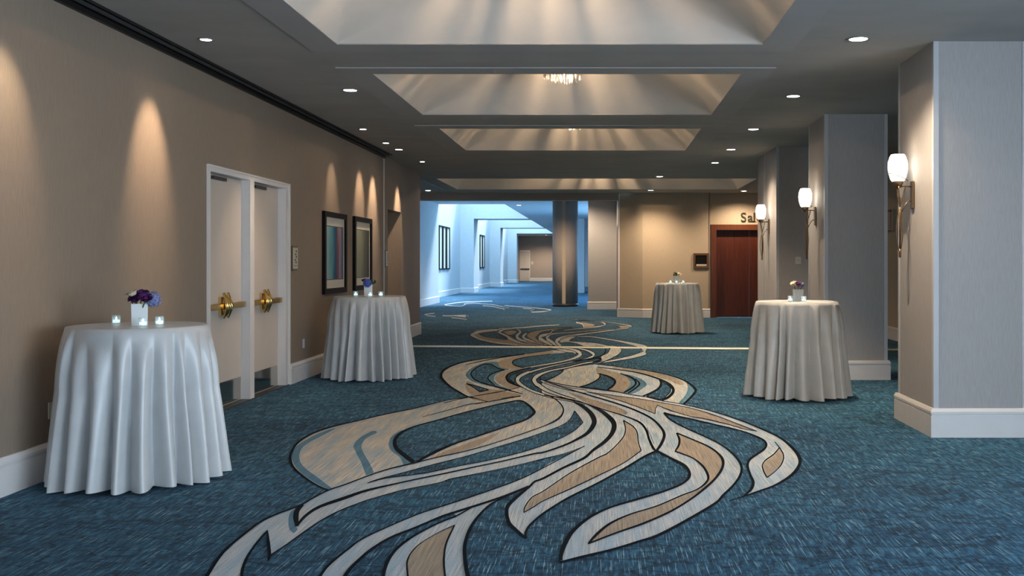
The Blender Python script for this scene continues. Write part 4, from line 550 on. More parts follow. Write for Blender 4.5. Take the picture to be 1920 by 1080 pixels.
 [(-2.025,22.37,-2.015,22.28),(-2.193,21.95,-2.182,21.86),(-2.19,21.23,-2.181,21.2),(-2.123,20.98,-2.129,21.06),(-1.919,20.15,-1.923,20.22),(-1.802,19.57,-1.806,19.64),(-1.55,18.69,-1.554,18.76),(-1.192,18.03,-1.195,18.09)],
 [(-2.054,22.67,-2.044,22.56),(-2.241,22.37,-2.23,22.27),(-2.285,21.58,-2.276,21.55),(-2.084,20.22,-2.086,20.29),(-1.878,19.4,-1.882,19.47),(-1.765,18.95,-1.769,19.02),(-1.519,18.22,-1.523,18.28),(-1.174,17.69,-1.177,17.75)],
 [(-2.159,21.59,-2.169,21.68),(-1.993,21.85,-2.001,21.94),(-1.855,21.24,-1.845,21.2),(-1.92,20.45,-1.912,20.36),(-2.066,20.96,-2.062,20.89),(-2.163,21.66,-2.164,21.61)],
 [(-1.93,22.38,-1.933,22.47),(-1.767,21.41,-1.76,21.42),(-1.723,20.17,-1.714,20.14),(-1.657,19.67,-1.66,19.74),(-1.479,18.95,-1.483,19.03),(-1.204,18.23,-1.207,18.31),(-1.009,17.81,-1.012,17.88)],
 [(-1.923,22.11,-1.925,22.2),(-1.818,21.46,-1.808,21.43),(-1.804,20.36,-1.795,20.35),(-1.639,19.02,-1.641,19.08),(-1.446,18.35,-1.451,18.43),(-1.181,17.77,-1.185,17.84),(-0.994,17.45,-0.999,17.57)],
 [(-1.599,20.88,-1.59,20.83),(-1.584,20.04,-1.578,20.03),(-1.509,19.56,-1.512,19.63),(-1.258,18.69,-1.261,18.76),(-1.008,18.03,-1.01,18.09)],
 [(-1.649,21.23,-1.64,21.16),(-1.65,20.12,-1.644,20.11),(-1.486,18.96,-1.488,19.02),(-1.237,18.22,-1.24,18.28),(-0.996,17.69,-0.998,17.75)],
 [(-1.514,19.87,-1.524,19.92),(-1.551,21.27,-1.561,21.38),(-1.177,22.34,-1.184,22.46),(-0.862,22.8,-0.868,22.93),(-0.716,23.04,-0.72,23.16),(-0.74,22.81,-0.735,22.69),(-1.284,21.59,-1.276,21.48),(-1.348,20.33,-1.339,20.25),(-1.338,19.66,-1.335,19.7),(-1.183,18.81,-1.185,18.88),(-1.011,18.22,-1.004,18.15),(-1.225,18.52,-1.222,18.45),(-1.52,19.93,-1.517,19.85)],
 [(-0.709,22.82,-0.703,22.69),(-1.075,21.83,-1.066,21.72),(-1.087,20.73,-1.078,20.63),(-1.223,19.87,-1.215,19.78),(-1.227,19.77,-1.227,19.85),(-1.09,18.98,-1.091,19.06),(-0.925,18.14,-0.925,18.21)],
 [(-0.718,23.04,-0.713,22.91),(-1.1,22.21,-1.092,22.08),(-1.128,21.22,-1.12,21.12),(-1.301,20.67,-1.291,20.58),(-1.257,19.26,-1.253,19.3),(-1.081,18.32,-1.082,18.4),(-0.919,17.72,-0.921,17.79)],
 [(0.18,22.13,0.179,22.01),(-0.547,21.31,-0.543,21.2),(-1.019,20.69,-1.013,20.59),(-1.092,19.76,-1.084,19.69),(-1.06,19.52,-1.06,19.6),(-0.936,18.76,-0.935,18.83),(-0.818,17.98,-0.816,18.04)],
 [(0.18,22.34,0.18,22.23),(-0.555,21.57,-0.552,21.46),(-1.042,21.06,-1.036,20.96),(-1.159,20.28,-1.15,20.21),(-1.079,19.0,-1.076,19.05),(-0.938,18.15,-0.938,18.22),(-0.82,17.58,-0.82,17.68)],
 [(0.579,22.51,0.577,22.39),(0.177,21.74,0.177,21.63),(-0.389,20.65,-0.387,20.55),(-0.733,19.84,-0.728,19.75),(-0.847,18.82,-0.84,18.75),(-0.835,18.58,-0.832,18.64),(-0.756,17.98,-0.754,18.03)],
 [(0.585,22.88,0.583,22.75),(0.177,22.08,0.177,21.97),(-0.4,21.03,-0.397,20.92),(-0.764,20.41,-0.759,20.31),(-0.919,19.51,-0.911,19.44),(-0.872,18.19,-0.868,18.23),(-0.762,17.58,-0.762,17.68)],
 [(-0.742,26.16,-0.745,26.26),(-0.137,25.45,-0.136,25.55),(0.073,24.28,0.079,24.33),(-0.045,23.18,-0.044,23.09),(-0.425,22.52,-0.423,22.44),(-0.858,21.89,-0.854,21.82)],
 [(-0.736,25.91,-0.739,26.02),(-0.138,25.13,-0.137,25.23),(0.036,23.88,0.041,23.94),(-0.051,23.6,-0.05,23.51),(-0.433,22.82,-0.431,22.74),(-0.867,22.1,-0.864,22.02)],
 [(-0.673,25.06,-0.675,25.15),(-0.504,24.47,-0.503,24.55),(-0.426,23.08,-0.422,23.13)],
 [(-0.665,24.41,-0.666,24.5),(-0.512,23.92,-0.511,24.0),(-0.448,22.84,-0.444,22.88)],
 [(-0.665,25.92,-0.668,26.02),(0.034,25.18,0.035,25.28),(0.444,24.26,0.446,24.35),(0.689,23.44,0.695,23.5),(0.521,22.6,0.52,22.53),(0.254,22.01,0.254,21.94)],
 [(-0.661,25.73,-0.663,25.83),(0.033,24.95,0.034,25.05),(0.435,23.97,0.438,24.06),(0.658,23.04,0.663,23.11),(0.525,22.97,0.524,22.89),(0.254,22.29,0.254,22.21)],
 [(-3.922,28.26,-3.949,28.47),(-3.824,27.98,-3.827,28.08),(-3.796,27.51,-3.766,27.35)],
 [(-3.49,33.39,-3.512,33.61),(-3.252,32.77,-3.257,32.91),(-3.287,31.99,-3.265,31.8)],
 [(-3.31,33.39,-3.33,33.61),(-3.07,32.71,-3.06,32.71),(-3.172,32.0,-3.15,31.8)],
 [(-2.315,32.1,-2.327,32.31),(-2.137,31.56,-2.132,31.63),(-2.174,30.52,-2.159,30.36)],
]
# ------------------------------------------------------------------ room dimensions (metres)
XL, XR = -3.87, 5.67          # wall faces
ZC = 3.41                     # ceiling
ZF = 3.72                     # far corridor ceiling
Y_LEND = 20.9                # left wall stops here
Y_HEAD = 27.0                 # header / salon wall
Y_BACK = -6.0
Y_END = 81.6
XB = -7.15                    # corridor bay wall
XP = -6.35                    # corridor pier face

# ------------------------------------------------------------------ floor + carpet pattern
floor = MB().box(-7.6, 7.0, Y_BACK - .6, Y_END + .5, -.1, 0).build('floor', M['ground']); floor['kind'] = 'structure'

def catmull(pts, closed, dim=2):
    n = len(pts); out = []
    for i in range(n if closed else n - 1):
        p1 = pts[i]; p2 = pts[(i + 1) % n]
        p0 = pts[(i - 1) % n] if (closed or i > 0) else p1
        p3 = pts[(i + 2) % n] if (closed or i + 2 < n) else p2
        if len(p1) > dim: p0 = p1
        if len(p2) > dim: p3 = p2
        for k in range(5):
            t = k / 5
            out.append(tuple(.5 * (2 * p1[j] + (p2[j] - p0[j]) * t + (2 * p0[j] - 5 * p1[j] + 4 * p2[j] - p3[j]) * t * t
                                   + (3 * p1[j] - p0[j] - 3 * p2[j] + p3[j]) * t ** 3) for j in range(dim)))
    if not closed: out.append(tuple(pts[-1][:dim]))
    return out
def carpet_fill(kind, z, name):
    mb = MB()
    for i_, p in enumerate(CARPET_FILLS[kind]):
        q = catmull(p, True)
        mb.add([(x, y, z + i_ * .00002) for x, y in q], [tuple(range(len(q)))])
    o = mb.build(name, M['ground' if 'ground' in kind else kind], floor)
    for f in o.data.polygons:
        if f.normal.z < 0: f.flip()
def carpet_strips(data, z, mat, name):
    mb = MB()
    for i_, p in enumerate(data):
        q = catmull(p, False, 4)
        n = len(q)
        mb.add([(a[0], a[1], z + i_ * .00001) for a in q] + [(a[2], a[3], z + i_ * .00001) for a in q], [(i, i + 1, n + i + 1, n + i) for i in range(n - 1)])
    mb.build(name, mat, floor)
carpet_fill('pale', .0010, 'pale_swirl_inlay')
carpet_fill('streak', .0015, 'sand_swirl_inlay')
carpet_fill('blue', .0020, 'blue_swirl_inlay')
carpet_fill('tan', .0025, 'tan_swirl_inlay')
carpet_fill('ground', .0030, 'blue_ground_inlay')
carpet_strips(CARPET_RIBBONS, .0035, M['ribbon'], 'ivory_ribbon_inlay')
carpet_fill('top_ground', .0040, 'blue_ground_inlay')
carpet_strips(CARPET_LINES, .0045, M['outline'], 'navy_outline_inlay')

# brass floor strip under the folding partition track
def strip_piece(x0, x1, label):
    yy = lambda x: 17.77 - (x + 3.83) * .0814
    mb = MB()
    mb.add([(x0, yy(x0) - .13, .001), (x1, yy(x1) - .13, .001), (x1, yy(x1) + .13, .001), (x0, yy(x0) + .13, .001),
            (x0, yy(x0) - .115, .010), (x1, yy(x1) - .115, .010), (x1, yy(x1) + .115, .010), (x0, yy(x0) + .115, .010)],
           [(0, 3, 2, 1), (4, 5, 6, 7), (0, 1, 5, 4), (1, 2, 6, 5), (2, 3, 7, 6), (3, 0, 4, 7)])
    tag(mb.build('threshold_strip', M['strip']), label, 'threshold strip')
strip_piece(-3.83, 2.78, 'long pale brass threshold strip crossing the swirl carpet')
strip_piece(3.72, 5.63, 'short pale brass threshold strip in the aisle behind the columns')

# ------------------------------------------------------------------ walls
D0, D1, DZ = 9.64, 12.17, 2.47      # double door opening in left wall
N0, N1, NZ = 17.77, 18.94, 2.47     # recessed doorway
wl = MB()
T = .38
for a, b, z0 in ((Y_BACK, D0, 0), (D0, D1, DZ), (D1, N0, 0), (N0, N1, NZ), (N1, Y_LEND, 0)):
    wl.box(XL - T, XL, a, b, z0, ZC + .5)
wl.box(-6.2, XL - T, Y_LEND - .3, Y_LEND, 0, ZC + .5)
wl.box(XL - T - .25, XL - T, N0 - .2, N1 + .2, 0, NZ + .2)
wall_left = wl.build('wall_left', M['wall']); wall_left['kind'] = 'structure'
MB().box(XL, XL + .008, 17.42, 17.47, .25, 3.35).build('pocket_trim', M['white'], wall_left)
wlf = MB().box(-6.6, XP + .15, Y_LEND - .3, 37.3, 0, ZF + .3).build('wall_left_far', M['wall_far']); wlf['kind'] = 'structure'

wr = MB()
wr.box(XR, XR + .3, 5.0, Y_HEAD + .4, 0, ZC + .3).box(XR, XR + .3, Y_BACK, -5.0, 0, ZC + .3)
wr.box(XR, XR + .3, -5.0, 5.0, 3.0, ZC + .3).box(XR, XR + .3, -5.0, 5.0, 0, .15)
wall_right = wr.build('wall_right', M['wall_beige']); wall_right['kind'] = 'structure'
wb = MB()
wb.box(-4.3, -1.6, Y_BACK - .3, Y_BACK, 0, ZC + .3).box(4.6, 6.0, Y_BACK - .3, Y_BACK, 0, ZC + .3)
wb.box(-1.6, 4.6, Y_BACK - .3, Y_BACK, 3.0, ZC + .3).box(-1.6, 4.6, Y_BACK - .3, Y_BACK, 0, .4)
wall_back = wb.build('wall_back', M['wall']); wall_back['kind'] = 'structure'
# window frames with mullions
wf = MB()
for k in range(7):
    y = -5 + k * 10 / 6; wf.box(XR + .08, XR + .16, y - .03, y + .03, .15, 3.0)
for z in (.15, 2.2, 2.94): wf.box(XR + .08, XR + .16, -5, 5, z, z + .06)
wf.build('window_1', M['white'])['kind'] = 'structure'
wf = MB()
for k in range(5):
    x = -1.6 + k * 6.2 / 4; wf.box(x - .03, x + .03, Y_BACK - .2, Y_BACK - .1, .4, 3.0)
for z in (.4, 2.94): wf.box(-1.6, 4.6, Y_BACK - .2, Y_BACK - .1, z, z + .06)
wf.build('window_2', M['white'])['kind'] = 'structure'

# salon wall with its pilaster, door opening and return wall
SD0, SD1, SDZ = 2.96, 5.1, 2.55
ws = MB()
ws.box(1.09, SD0 - .02, Y_HEAD, Y_HEAD + .4, 0, ZC + .4)
ws.add([(.44, Y_HEAD + .36, 0), (1.09, Y_HEAD, 0), (1.09, Y_HEAD + .4, 0), (.44, Y_HEAD + .4, 0), (.44, Y_HEAD + .36, 3.8), (1.09, Y_HEAD, 3.8), (1.09, Y_HEAD + .4, 3.8), (.44, Y_HEAD + .4, 3.8)],
       [(0, 1, 5, 4), (0, 3, 2, 1), (4, 5, 6, 7), (3, 0, 4, 7), (2, 3, 7, 6)])
ws.box(SD0 - .02, SD1 + .1, Y_HEAD + .06, Y_HEAD + .4, SDZ, ZC + .4)
ws.box(SD1 + .1, XR + .2, Y_HEAD + .06, Y_HEAD + .4, 0, ZC + .4)
wall_salon = ws.build('wall_salon', M['wall_beige']); wall_salon['kind'] = 'structure'
MB().box(.425, .47, Y_HEAD + .33, Y_HEAD + .42, .0, ZC).build('corner_guard', M['white'], wall_salon)
MB().box(SD0 - .06, SD0 - .02, Y_HEAD - .012, Y_HEAD, .26, ZC).build('panel_joint', M['wall'], wall_salon)
# header over the corridor opening
hd = MB().box(-6.3, .44, Y_HEAD, Y_HEAD + .4, 3.22, ZC + .4).build('wall_header', M['wall_end']); hd['kind'] = 'structure'
# return wall beyond with a second mahogany door seen edge on, then the grey panel
wrt = MB()
wrt.box(.45, .75, Y_HEAD + .4, 28.1, 0, ZF).box(.45, .75, 28.1, 30.6, 2.6, ZF).box(.45, .75, 30.6, 31.9, 0, ZF)
wrt.box(-.47, .75, 31.9, 32.3, 0, ZF)
wall_return = wrt.build('wall_return', M['wall_grey']); wall_return['kind'] = 'structure'
MB().box(.43, .60, 28.1, 30.6, 0, 2.6).build('door_3', M['mahogany_frame'])['kind'] = 'structure'

# far corridor: bay wall, portal piers, skylight shafts, end wall
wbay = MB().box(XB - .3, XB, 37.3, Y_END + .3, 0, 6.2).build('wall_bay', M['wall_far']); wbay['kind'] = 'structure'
wp = MB(); wpr = MB()
for k, (a, b) in enumerate(((49.5, 51.2), (62.4, 64.1), (74.3, 75.6))):
    wp.box(XB, -6.47, a, b, 0, ZF)
    wpr.box(-1.55, -.92, a, b, 0, ZF)
wp.build('wall_piers_left', M['wall_far'])['kind'] = 'structure'
wpr.build('wall_piers_right', M['wall_far'])['kind'] = 'structure'
we = MB().box(XB - .3, 2, Y_END, Y_END + .3, 0, ZF + .3).build('wall_end', M['wall_end']); we['kind'] = 'structure'
wfr = MB()
wfr.box(1.5, 1.8, 32.0, 36.4, 0, ZF).box(1.5, 1.8, 44.6, Y_END, 0, ZF).box(1.5, 1.8, 36.4, 44.6, 3.45, ZF).box(1.5, 1.8, 36.4, 44.6, 0, .3)
wfr.build('wall_right_far', M['wall_far'])['kind'] = 'structure'

# ------------------------------------------------------------------ ceiling with coffers
COF = [(-2.31, 1.394, 5.85, 8.58), (-2.31, 1.394, 9.93, 12.66), (-2.31, 1.394, 13.97, 16.67), (-3.77, 3.50, 22.35, 25.6)]
def holed(x0, x1, y0, y1, holes, z, th):
    xs = sorted({x0, x1, *[h[0] for h in holes], *[h[1] for h in holes]})
    ys = sorted({y0, y1, *[h[2] for h in holes], *[h[3] for h in holes]})
    mb = MB()
    for i in range(len(xs) - 1):
        for j in range(len(ys) - 1):
            cx, cy = (xs[i] + xs[i + 1]) / 2, (ys[j] + ys[j + 1]) / 2
            if any(h[0] < cx < h[1] and h[2] < cy < h[3] for h in holes): continue
            mb.box(xs[i], xs[i + 1], ys[j], ys[j + 1], z, z + th)
    return mb
TRK = (-3.88, -3.72, Y_BACK, 17.46)
ceil = holed(-6.3, XR + .2, Y_BACK - .2, Y_HEAD + .1, COF + [TRK], ZC, .06).build('ceiling', M['ceil']); ceil['kind'] = 'structure'
RISE = .95
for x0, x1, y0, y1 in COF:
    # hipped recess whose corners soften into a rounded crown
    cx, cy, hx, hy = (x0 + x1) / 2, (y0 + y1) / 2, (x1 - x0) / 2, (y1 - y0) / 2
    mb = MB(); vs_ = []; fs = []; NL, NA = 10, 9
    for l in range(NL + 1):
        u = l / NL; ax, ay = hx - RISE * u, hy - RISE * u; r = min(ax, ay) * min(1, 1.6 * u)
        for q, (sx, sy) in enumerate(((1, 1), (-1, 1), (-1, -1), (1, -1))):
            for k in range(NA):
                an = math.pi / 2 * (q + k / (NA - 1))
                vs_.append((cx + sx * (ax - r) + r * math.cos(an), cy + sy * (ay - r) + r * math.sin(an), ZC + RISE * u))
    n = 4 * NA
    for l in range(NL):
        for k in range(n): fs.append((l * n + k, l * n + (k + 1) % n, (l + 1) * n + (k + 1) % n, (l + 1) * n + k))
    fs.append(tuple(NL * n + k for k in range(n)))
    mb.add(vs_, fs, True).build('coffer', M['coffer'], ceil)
for x0, x1, y0, y1 in COF[:3]:
    bw = .30
    holed(x0 - bw, x1 + bw, y0 - bw, y1 + bw, [(x0, x1, y0, y1)], ZC - .010, .010).build('coffer_border', M['border'], ceil)
# partition track slot along the left wall
MB().box(-3.88, -3.72, Y_BACK, 17.46, ZC + .10, ZC + .14).build('track_slot', M['black'], ceil)
MB().box(-3.87, -3.835, Y_BACK, 17.46, ZC - .06, ZC + .10).build('track_rail', M['black'], ceil)
MB().box(-3.80, -3.775, Y_BACK, 17.46, ZC - .025, ZC + .10).build('track_rail', M['darkrail'], ceil)
MB().box(-3.735, -3.715, Y_BACK, 17.46, ZC - .012, ZC + .10).build('track_rail', M['black'], ceil)
# far corridor ceiling with skylight openings
holes = [(XB, -3.7, a, b) for a, b in SKY]
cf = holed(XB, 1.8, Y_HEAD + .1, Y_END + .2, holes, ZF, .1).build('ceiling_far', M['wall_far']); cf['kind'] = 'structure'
for a, b in SKY:
    sh = MB()
    sh.box(-3.7, -3.6, a, b, ZF + .1, 6.2).box(XB, -3.6, a - .1, a, ZF + .1, 6.2).box(XB, -3.6, b, b + .1, ZF + .1, 6.2)
    sh.build('skylight_shaft', M['wall_far'], cf)

# ------------------------------------------------------------------ baseboards
BBH = .25
def bb_prof(s=1):
    # outward distance, height : plinth, groove, bevelled cap
    return [(0, 0), (.030, 0), (.030, .185), (.024, .190), (.024, .197), (.032, .202), (.032, .222), (.018, BBH), (0, BBH)]
def bb_y(mb, x, y0, y1, s):
    mb.prism_y([(x + s * d, z) for d, z in bb_prof()], y0, y1)
def bb_x(mb, y, x0, x1, s):
    mb.prism_x([(y + s * d, z) for d, z in bb_prof()], x0, x1)
b = MB()
for y0, y1 in ((Y_BACK, D0 - .0), (D1 + .0, N0), (N1, Y_LEND)): bb_y(b, XL, y0, y1, 1)
b.build('baseboard_left', M['white'])['kind'] = 'structure'
b = MB(); bb_y(b, XR, 5.0, Y_HEAD, -1); b.build('baseboard_right', M['white'])['kind'] = 'structure'
b = MB(); bb_x(b, Y_HEAD, 1.09, SD0 - .02, -1)
_p = bb_prof(); _d = Vector((.65, -.36, 0)).normalized(); _n = Vector((-.36, -.65, 0)).normalized()
_a = Vector((.44, Y_HEAD + .36, 0)) - _d * .03; _e = Vector((1.09, Y_HEAD, 0)) + _d * .01; _k = len(_p)
b.add([_a + _n * d + Vector((0, 0, z)) for d, z in _p] + [_e + _n * d + Vector((0, 0, z)) for d, z in _p],
      [(i, (i + 1) % _k, _k + (i + 1) % _k, _k + i) for i in range(_k)] + [tuple(range(_k)), tuple(range(2 * _k - 1, _k - 1, -1))])

b.build('baseboard_salon', M['white'])['kind'] = 'structure'
b = MB(); bb_x(b, 31.9, -.50, .45, -1); b.build('baseboard_return', M['white'])['kind'] = 'structure'
b = MB(); bb_y(b, XP + .15, Y_LEND, 37.32, 1)
for a, c in SKY: bb_y(b, XB, a, c, 1)
for a, c in ((49.5, 51.2), (62.4, 64.1), (74.3, 75.6)):
    bb_x(b, a, XB, -6.44, -1); bb_y(b, -6.47, a, c, 1)
bb_x(b, Y_END, -6.0, 1, -1)
b.build('baseboard_far', M['white'])['kind'] = 'structure'

# ------------------------------------------------------------------ columns
def column(y0, y1, label, extra=None):
    t = thing('square_column', (0, 0, 0), 0, label, 'column', 'square columns beside the aisle')
    x0, x1 = 2.85, 3.66
    MB().box(x0 + .006, x1 - .006, y0 + .006, y1 - .006, 0, ZC).build('shaft', M['wall_grey'], t)
    for gx, gy in ((x0, y0), (x1, y0), (x0, y1), (x1, y1)):
        sx = 1 if gx == x0 else -1; sy = 1 if gy == y0 else -1
        g = MB()
        a, c = sorted((gx, gx + sx * .045)); e, f = sorted((gy, gy + sy * .01)); g.box(a, c, e, f, BBH - .01, ZC)
        a, c = sorted((gx, gx + sx * .01)); e, f = sorted((gy + sy * .01, gy + sy * .045)); g.box(a, c, e, f, BBH - .01, ZC)
        g.build('corner_guard', M['guard'], t)
    p = MB()
    prof = bb_prof()
    ring = []
    for d, z in prof[1:-1]:
        ring.append([(x0 - d, y0 - d, z), (x1 + d, y0 - d, z), (x1 + d, y1 + d, z), (x0 - d, y1 + d, z)])
    ring.append([(x0, y0, BBH), (x1, y0, BBH), (x1, y1, BBH), (x0, y1, BBH)])
    vs_ = [q for r in ring for q in r]
    fs = []
    for k in range(len(ring) - 1):
        for i in range(4):
            j = (i + 1) % 4; fs.append((4 * k + i, 4 * k + j, 4 * k + 4 + j, 4 * k + 4 + i))
    p.add(vs_, fs).build('plinth', M['white'], t)
    return t
column(8.5, 9.52, 'grey square column with white plinth standing nearest the window wall')
column(12.67, 13.66, 'grey square column with white plinth behind the table with cream and purple flowers')
c3 = column(16.2, 17.35, 'grey square column with light switch, in line with the brass threshold strip')
MB().box(2.83, 3.6, 17.35, 18.0, 0, ZC).build('partition_post', M['wall_grey'], c3)

# round column in the corridor
t = thing('round_column', (-1.30, 34.25, 0), 0, 'taupe round column with a pale vertical joint strip in the corridor opening', 'column')
MB().lathe([(.44, .10), (.44, ZF)], 40, cap0=True, cap1=True).build('shaft', M['wall_end'], t)
MB().lathe([(.445, 0), (.445, .10), (.43, .10)], 40, cap0=True).build('base_ring', M['darkrail'], t)
MB().box(-.09, .03, -.452, -.42, .10, ZF).build('joint_strip', M['wall_beige'], t)

# ------------------------------------------------------------------ doors
d1 = thing('door_1', (0, 0, 0), kind='structure')
XD = XL - .085                 # leaf face
fr = MB()
fr.box(XL - .30, XL + .012, D0, D0 + .07, 0, DZ).box(XL - .30, XL + .012, D1 - .15, D1, 0, DZ)
fr.box(XL - .30, XL + .012, 10.80, 10.93, 0, DZ - .065).box(XL - .30, XL + .012, D0 + .07, D1 - .15, DZ - .065, DZ)
fr.box(XL + .010, XL + .022, D1 - .045, D1 + .0, 0, DZ).box(XL + .010, XL + .022, D0, D1 - .045, DZ - .02, DZ)
fr.build('frame', M['white'], d1)
for y0, y1 in ((D0 + .07, 10.80), (10.93, D1 - .15)):
    lf = MB().box(XD - .045, XD, y0 + .004, y1 - .004, .012, DZ - .07).build('leaf', M['door'], d1)
    MB().box(XD, XD + .004, y0 + .03, y1 - .03, .02, .26).build('kick_plate', M['steel'], lf)
    MB().box(XD, XD + .03, y0 + .25, y0 + .6, DZ - .12, DZ - .085).build('closer_arm', M['darkrail'], lf)
    bar = MB()
    bar.box(XD + .03, XD + .065, y0 + .03, y1 - .03, 1.02, 1.083)
    bar.box(XD, XD + .04, y0 + .04, y0 + .12, 1.015, 1.085).box(XD, XD + .04, y1 - .12, y1 - .04, 1.015, 1.085)
    br = bar.build('panic_bar', M['brass'], lf, bevel=.006)
    pl = MB()
    for k in range(3):
        pl.tube([(XD + .05, y0 + .46 + k * .055, .93 + .02 * (k % 2)), (XD + .095, y0 + .45 + k * .055, 1.05), (XD + .05, y0 + .46 + k * .055, 1.19 - .025 * (k % 2))], [.012, .024, .014], 8)
    pl.box(XD, XD + .03, y0 + .44, y0 + .60, .96, 1.15)
    pl.build('lever_plate', M['brass'], lf)
MB().box(XL - .25, XL + .02, D0, D1, 0, .010).build('sill', M['darkrail'], d1)

d2 = thing('door_2', (0, 0, 0), kind='structure')
fr = MB()
fr.box(SD0, SD0 + .15, Y_HEAD - .03, Y_HEAD + .3, 0, SDZ).box(SD1 - .15, SD1, Y_HEAD - .03, Y_HEAD + .3, 0, SDZ).box(SD0 + .15, SD1 - .15, Y_HEAD - .03, Y_HEAD + .3, SDZ - .15, SDZ)
fr.build('frame', M['mahogany_frame'], d2)
for x0, x1 in ((SD0 + .15, (SD0 + SD1) / 2), ((SD0 + SD1) / 2, SD1 - .15)):
    MB().box(x0 + .003, x1 - .003, Y_HEAD + .12, Y_HEAD + .165, .01, SDZ - .15).build('leaf', M['mahogany'], d2)

d4 = thing('door_4', (0, 0, 0), kind='structure')
MB().box(-6.85, -6.0, Y_END - .05, Y_END, 0, 2.55).build('frame', M['white'], d4)
for x0, x1 in ((-6.80, -6.43), (-6.42, -6.05)):
    lf = MB().box(x0, x1, Y_END - .07, Y_END - .04, .02, 2.45).build('leaf', M['door'], d4)
    MB().box(x0, x1, Y_END - .12, Y_END - .07, .93, 1.05).build('panic_bar', M['darkrail'], lf)
# recessed doorway on the left wall: flush leaf in the wall colour
d5 = thing('door_5', (0, 0, 0), kind='structure')
MB().box(XL - T, XL - T + .03, N0 + .03, N1 - .03, .01, NZ - .03).build('leaf', M['wall'], d5)
# ------------------------------------------------------------------ ceiling downlights
def downlight(x, y, z, r, label, group, spot=None):
    t = thing('ceiling_downlight', (x, y, z), 0, label, 'ceiling light', group)
    MB().lathe([(r + .022, 0), (r + .022, -.006), (r, -.006), (r - .006, .012)], 28).build('trim_ring', M['ring'], t)
    MB().lathe([(r - .004, .0), (.001, .0)], 28).build('lens', M['lamp_lens'], t, loc=(0, 0, -.004))
    if spot:
        e, tiltx, tilty, size, blend, col = spot
        d = bpy.data.lights.new('downlight_beam', 'SPOT'); d.energy = e; d.color = col
        d.spot_size = math.radians(size); d.spot_blend = blend; d.shadow_soft_size = .03
        o = bpy.data.objects.new('downlight_beam', d); C.objects.link(o); o.parent = t
        o.location = (0, 0, -.025)
        v = Vector((math.sin(math.radians(tiltx)), math.sin(math.radians(tilty)), -1)).normalized()
        o.rotation_euler = v.to_track_quat('-Z', 'Y').to_euler()
    return t
G1 = 'downlights along the left wall'
G2 = 'downlights along the columns'
WW = lambda e: (e * 1.0, -26, 0, 46, 1.0, WARM2)
DN = lambda e: (e * 1.35, 0, 0, 120, .9, WARM2)
WD = lambda e: (e, 0, 0, 155, .6, WARM2)
downlight(-3.39, 6.35, ZC, .045, 'small recessed downlight above the table with purple roses and blue hydrangea', G1, WW(90))
downlight(-3.39, 8.43, ZC, .05, 'small recessed downlight between the purple-rose table and the white double doors', G1, WW(150))
downlight(-2.79, 10.9, ZC, .075, 'larger recessed downlight in the ceiling facing the white double doors', G1, (80, -24, 0, 60, .9, WARM2))
downlight(-3.42, 14.08, ZC, .05, 'small recessed downlight over the abstract picture with teal and blue streaks', G1, WW(50))
downlight(-3.45, 15.7, ZC, .05, 'small recessed downlight over the grey-green framed picture', G1, WW(110))
downlight(-3.43, 16.6, ZC, .065, 'recessed downlight beside the end of the black partition track', G1, WW(190))
downlight(-3.40, 18.6, ZC, .05, 'small recessed downlight above the recessed doorway past the partition track', G1, WW(210))
downlight(2.18, 8.41, ZC, .080, 'recessed downlight in front of the column nearest the window wall', G2, DN(170))
downlight(2.18, 11.29, ZC, .075, 'recessed downlight above the table with cream and purple flowers', G2, (380, 0, 0, 74, .9, WARM2))
downlight(2.15, 14.08, ZC, .075, 'recessed downlight beside the middle square column', G2, DN(150))
downlight(2.16, 16.6, ZC, .075, 'recessed downlight beside the square column with the light switch', G2, DN(150))
downlight(2.14, 18.8, ZC, .07, 'recessed downlight just past the column with the light switch', G2, DN(150))
G3 = 'downlights around the wide coffer'
downlight(1.26, 21.8, ZC, .075, 'recessed downlight in the ceiling close to the table with green leaves', G3, (330, 8, -6, 80, .9, WARM2))
downlight(1.26, 25.9, ZC, .075, 'recessed downlight close to the beige wall by the salon door', G3, (210, 0, 4, 135, .8, WARM2))
downlight(3.75, 26.2, ZC, .075, 'recessed downlight above the mahogany salon door', G3, (170, 0, 6, 140, .8, WARM2))
downlight(-4.60, 26.0, ZC, .075, 'recessed downlight in the side recess beside the slot diffuser', G3, DN(90))
downlight(-.55, 30.3, ZF, .09, 'added unseen downlight brightening the grey return wall in the corridor', None, WD(110))  # extra lamp behind the header, out of view, to lift the return wall
downlight(-1.55, 31.2, ZF, .09, 'added unseen downlight lighting the front of the round column', None, WD(330))  # out-of-view lamp added to give the round column warm front light
downlight(-4.5, 78.8, ZF, .09, 'added downlight brightening the brown end wall of the corridor', None, WD(480))  # invented fitting, put in so the end wall is not dark
downlight(-3.22, 37.9, ZF, .09, 'recessed downlight in the pale ceiling of the far corridor', None, DN(60))
tag(MB().box(-4.18, -4.12, 22.4, 25.4, ZC - .006, ZC).build('slot_diffuser', M['black']), 'black linear slot air diffuser in the ceiling beside the wide coffer', 'air vent')

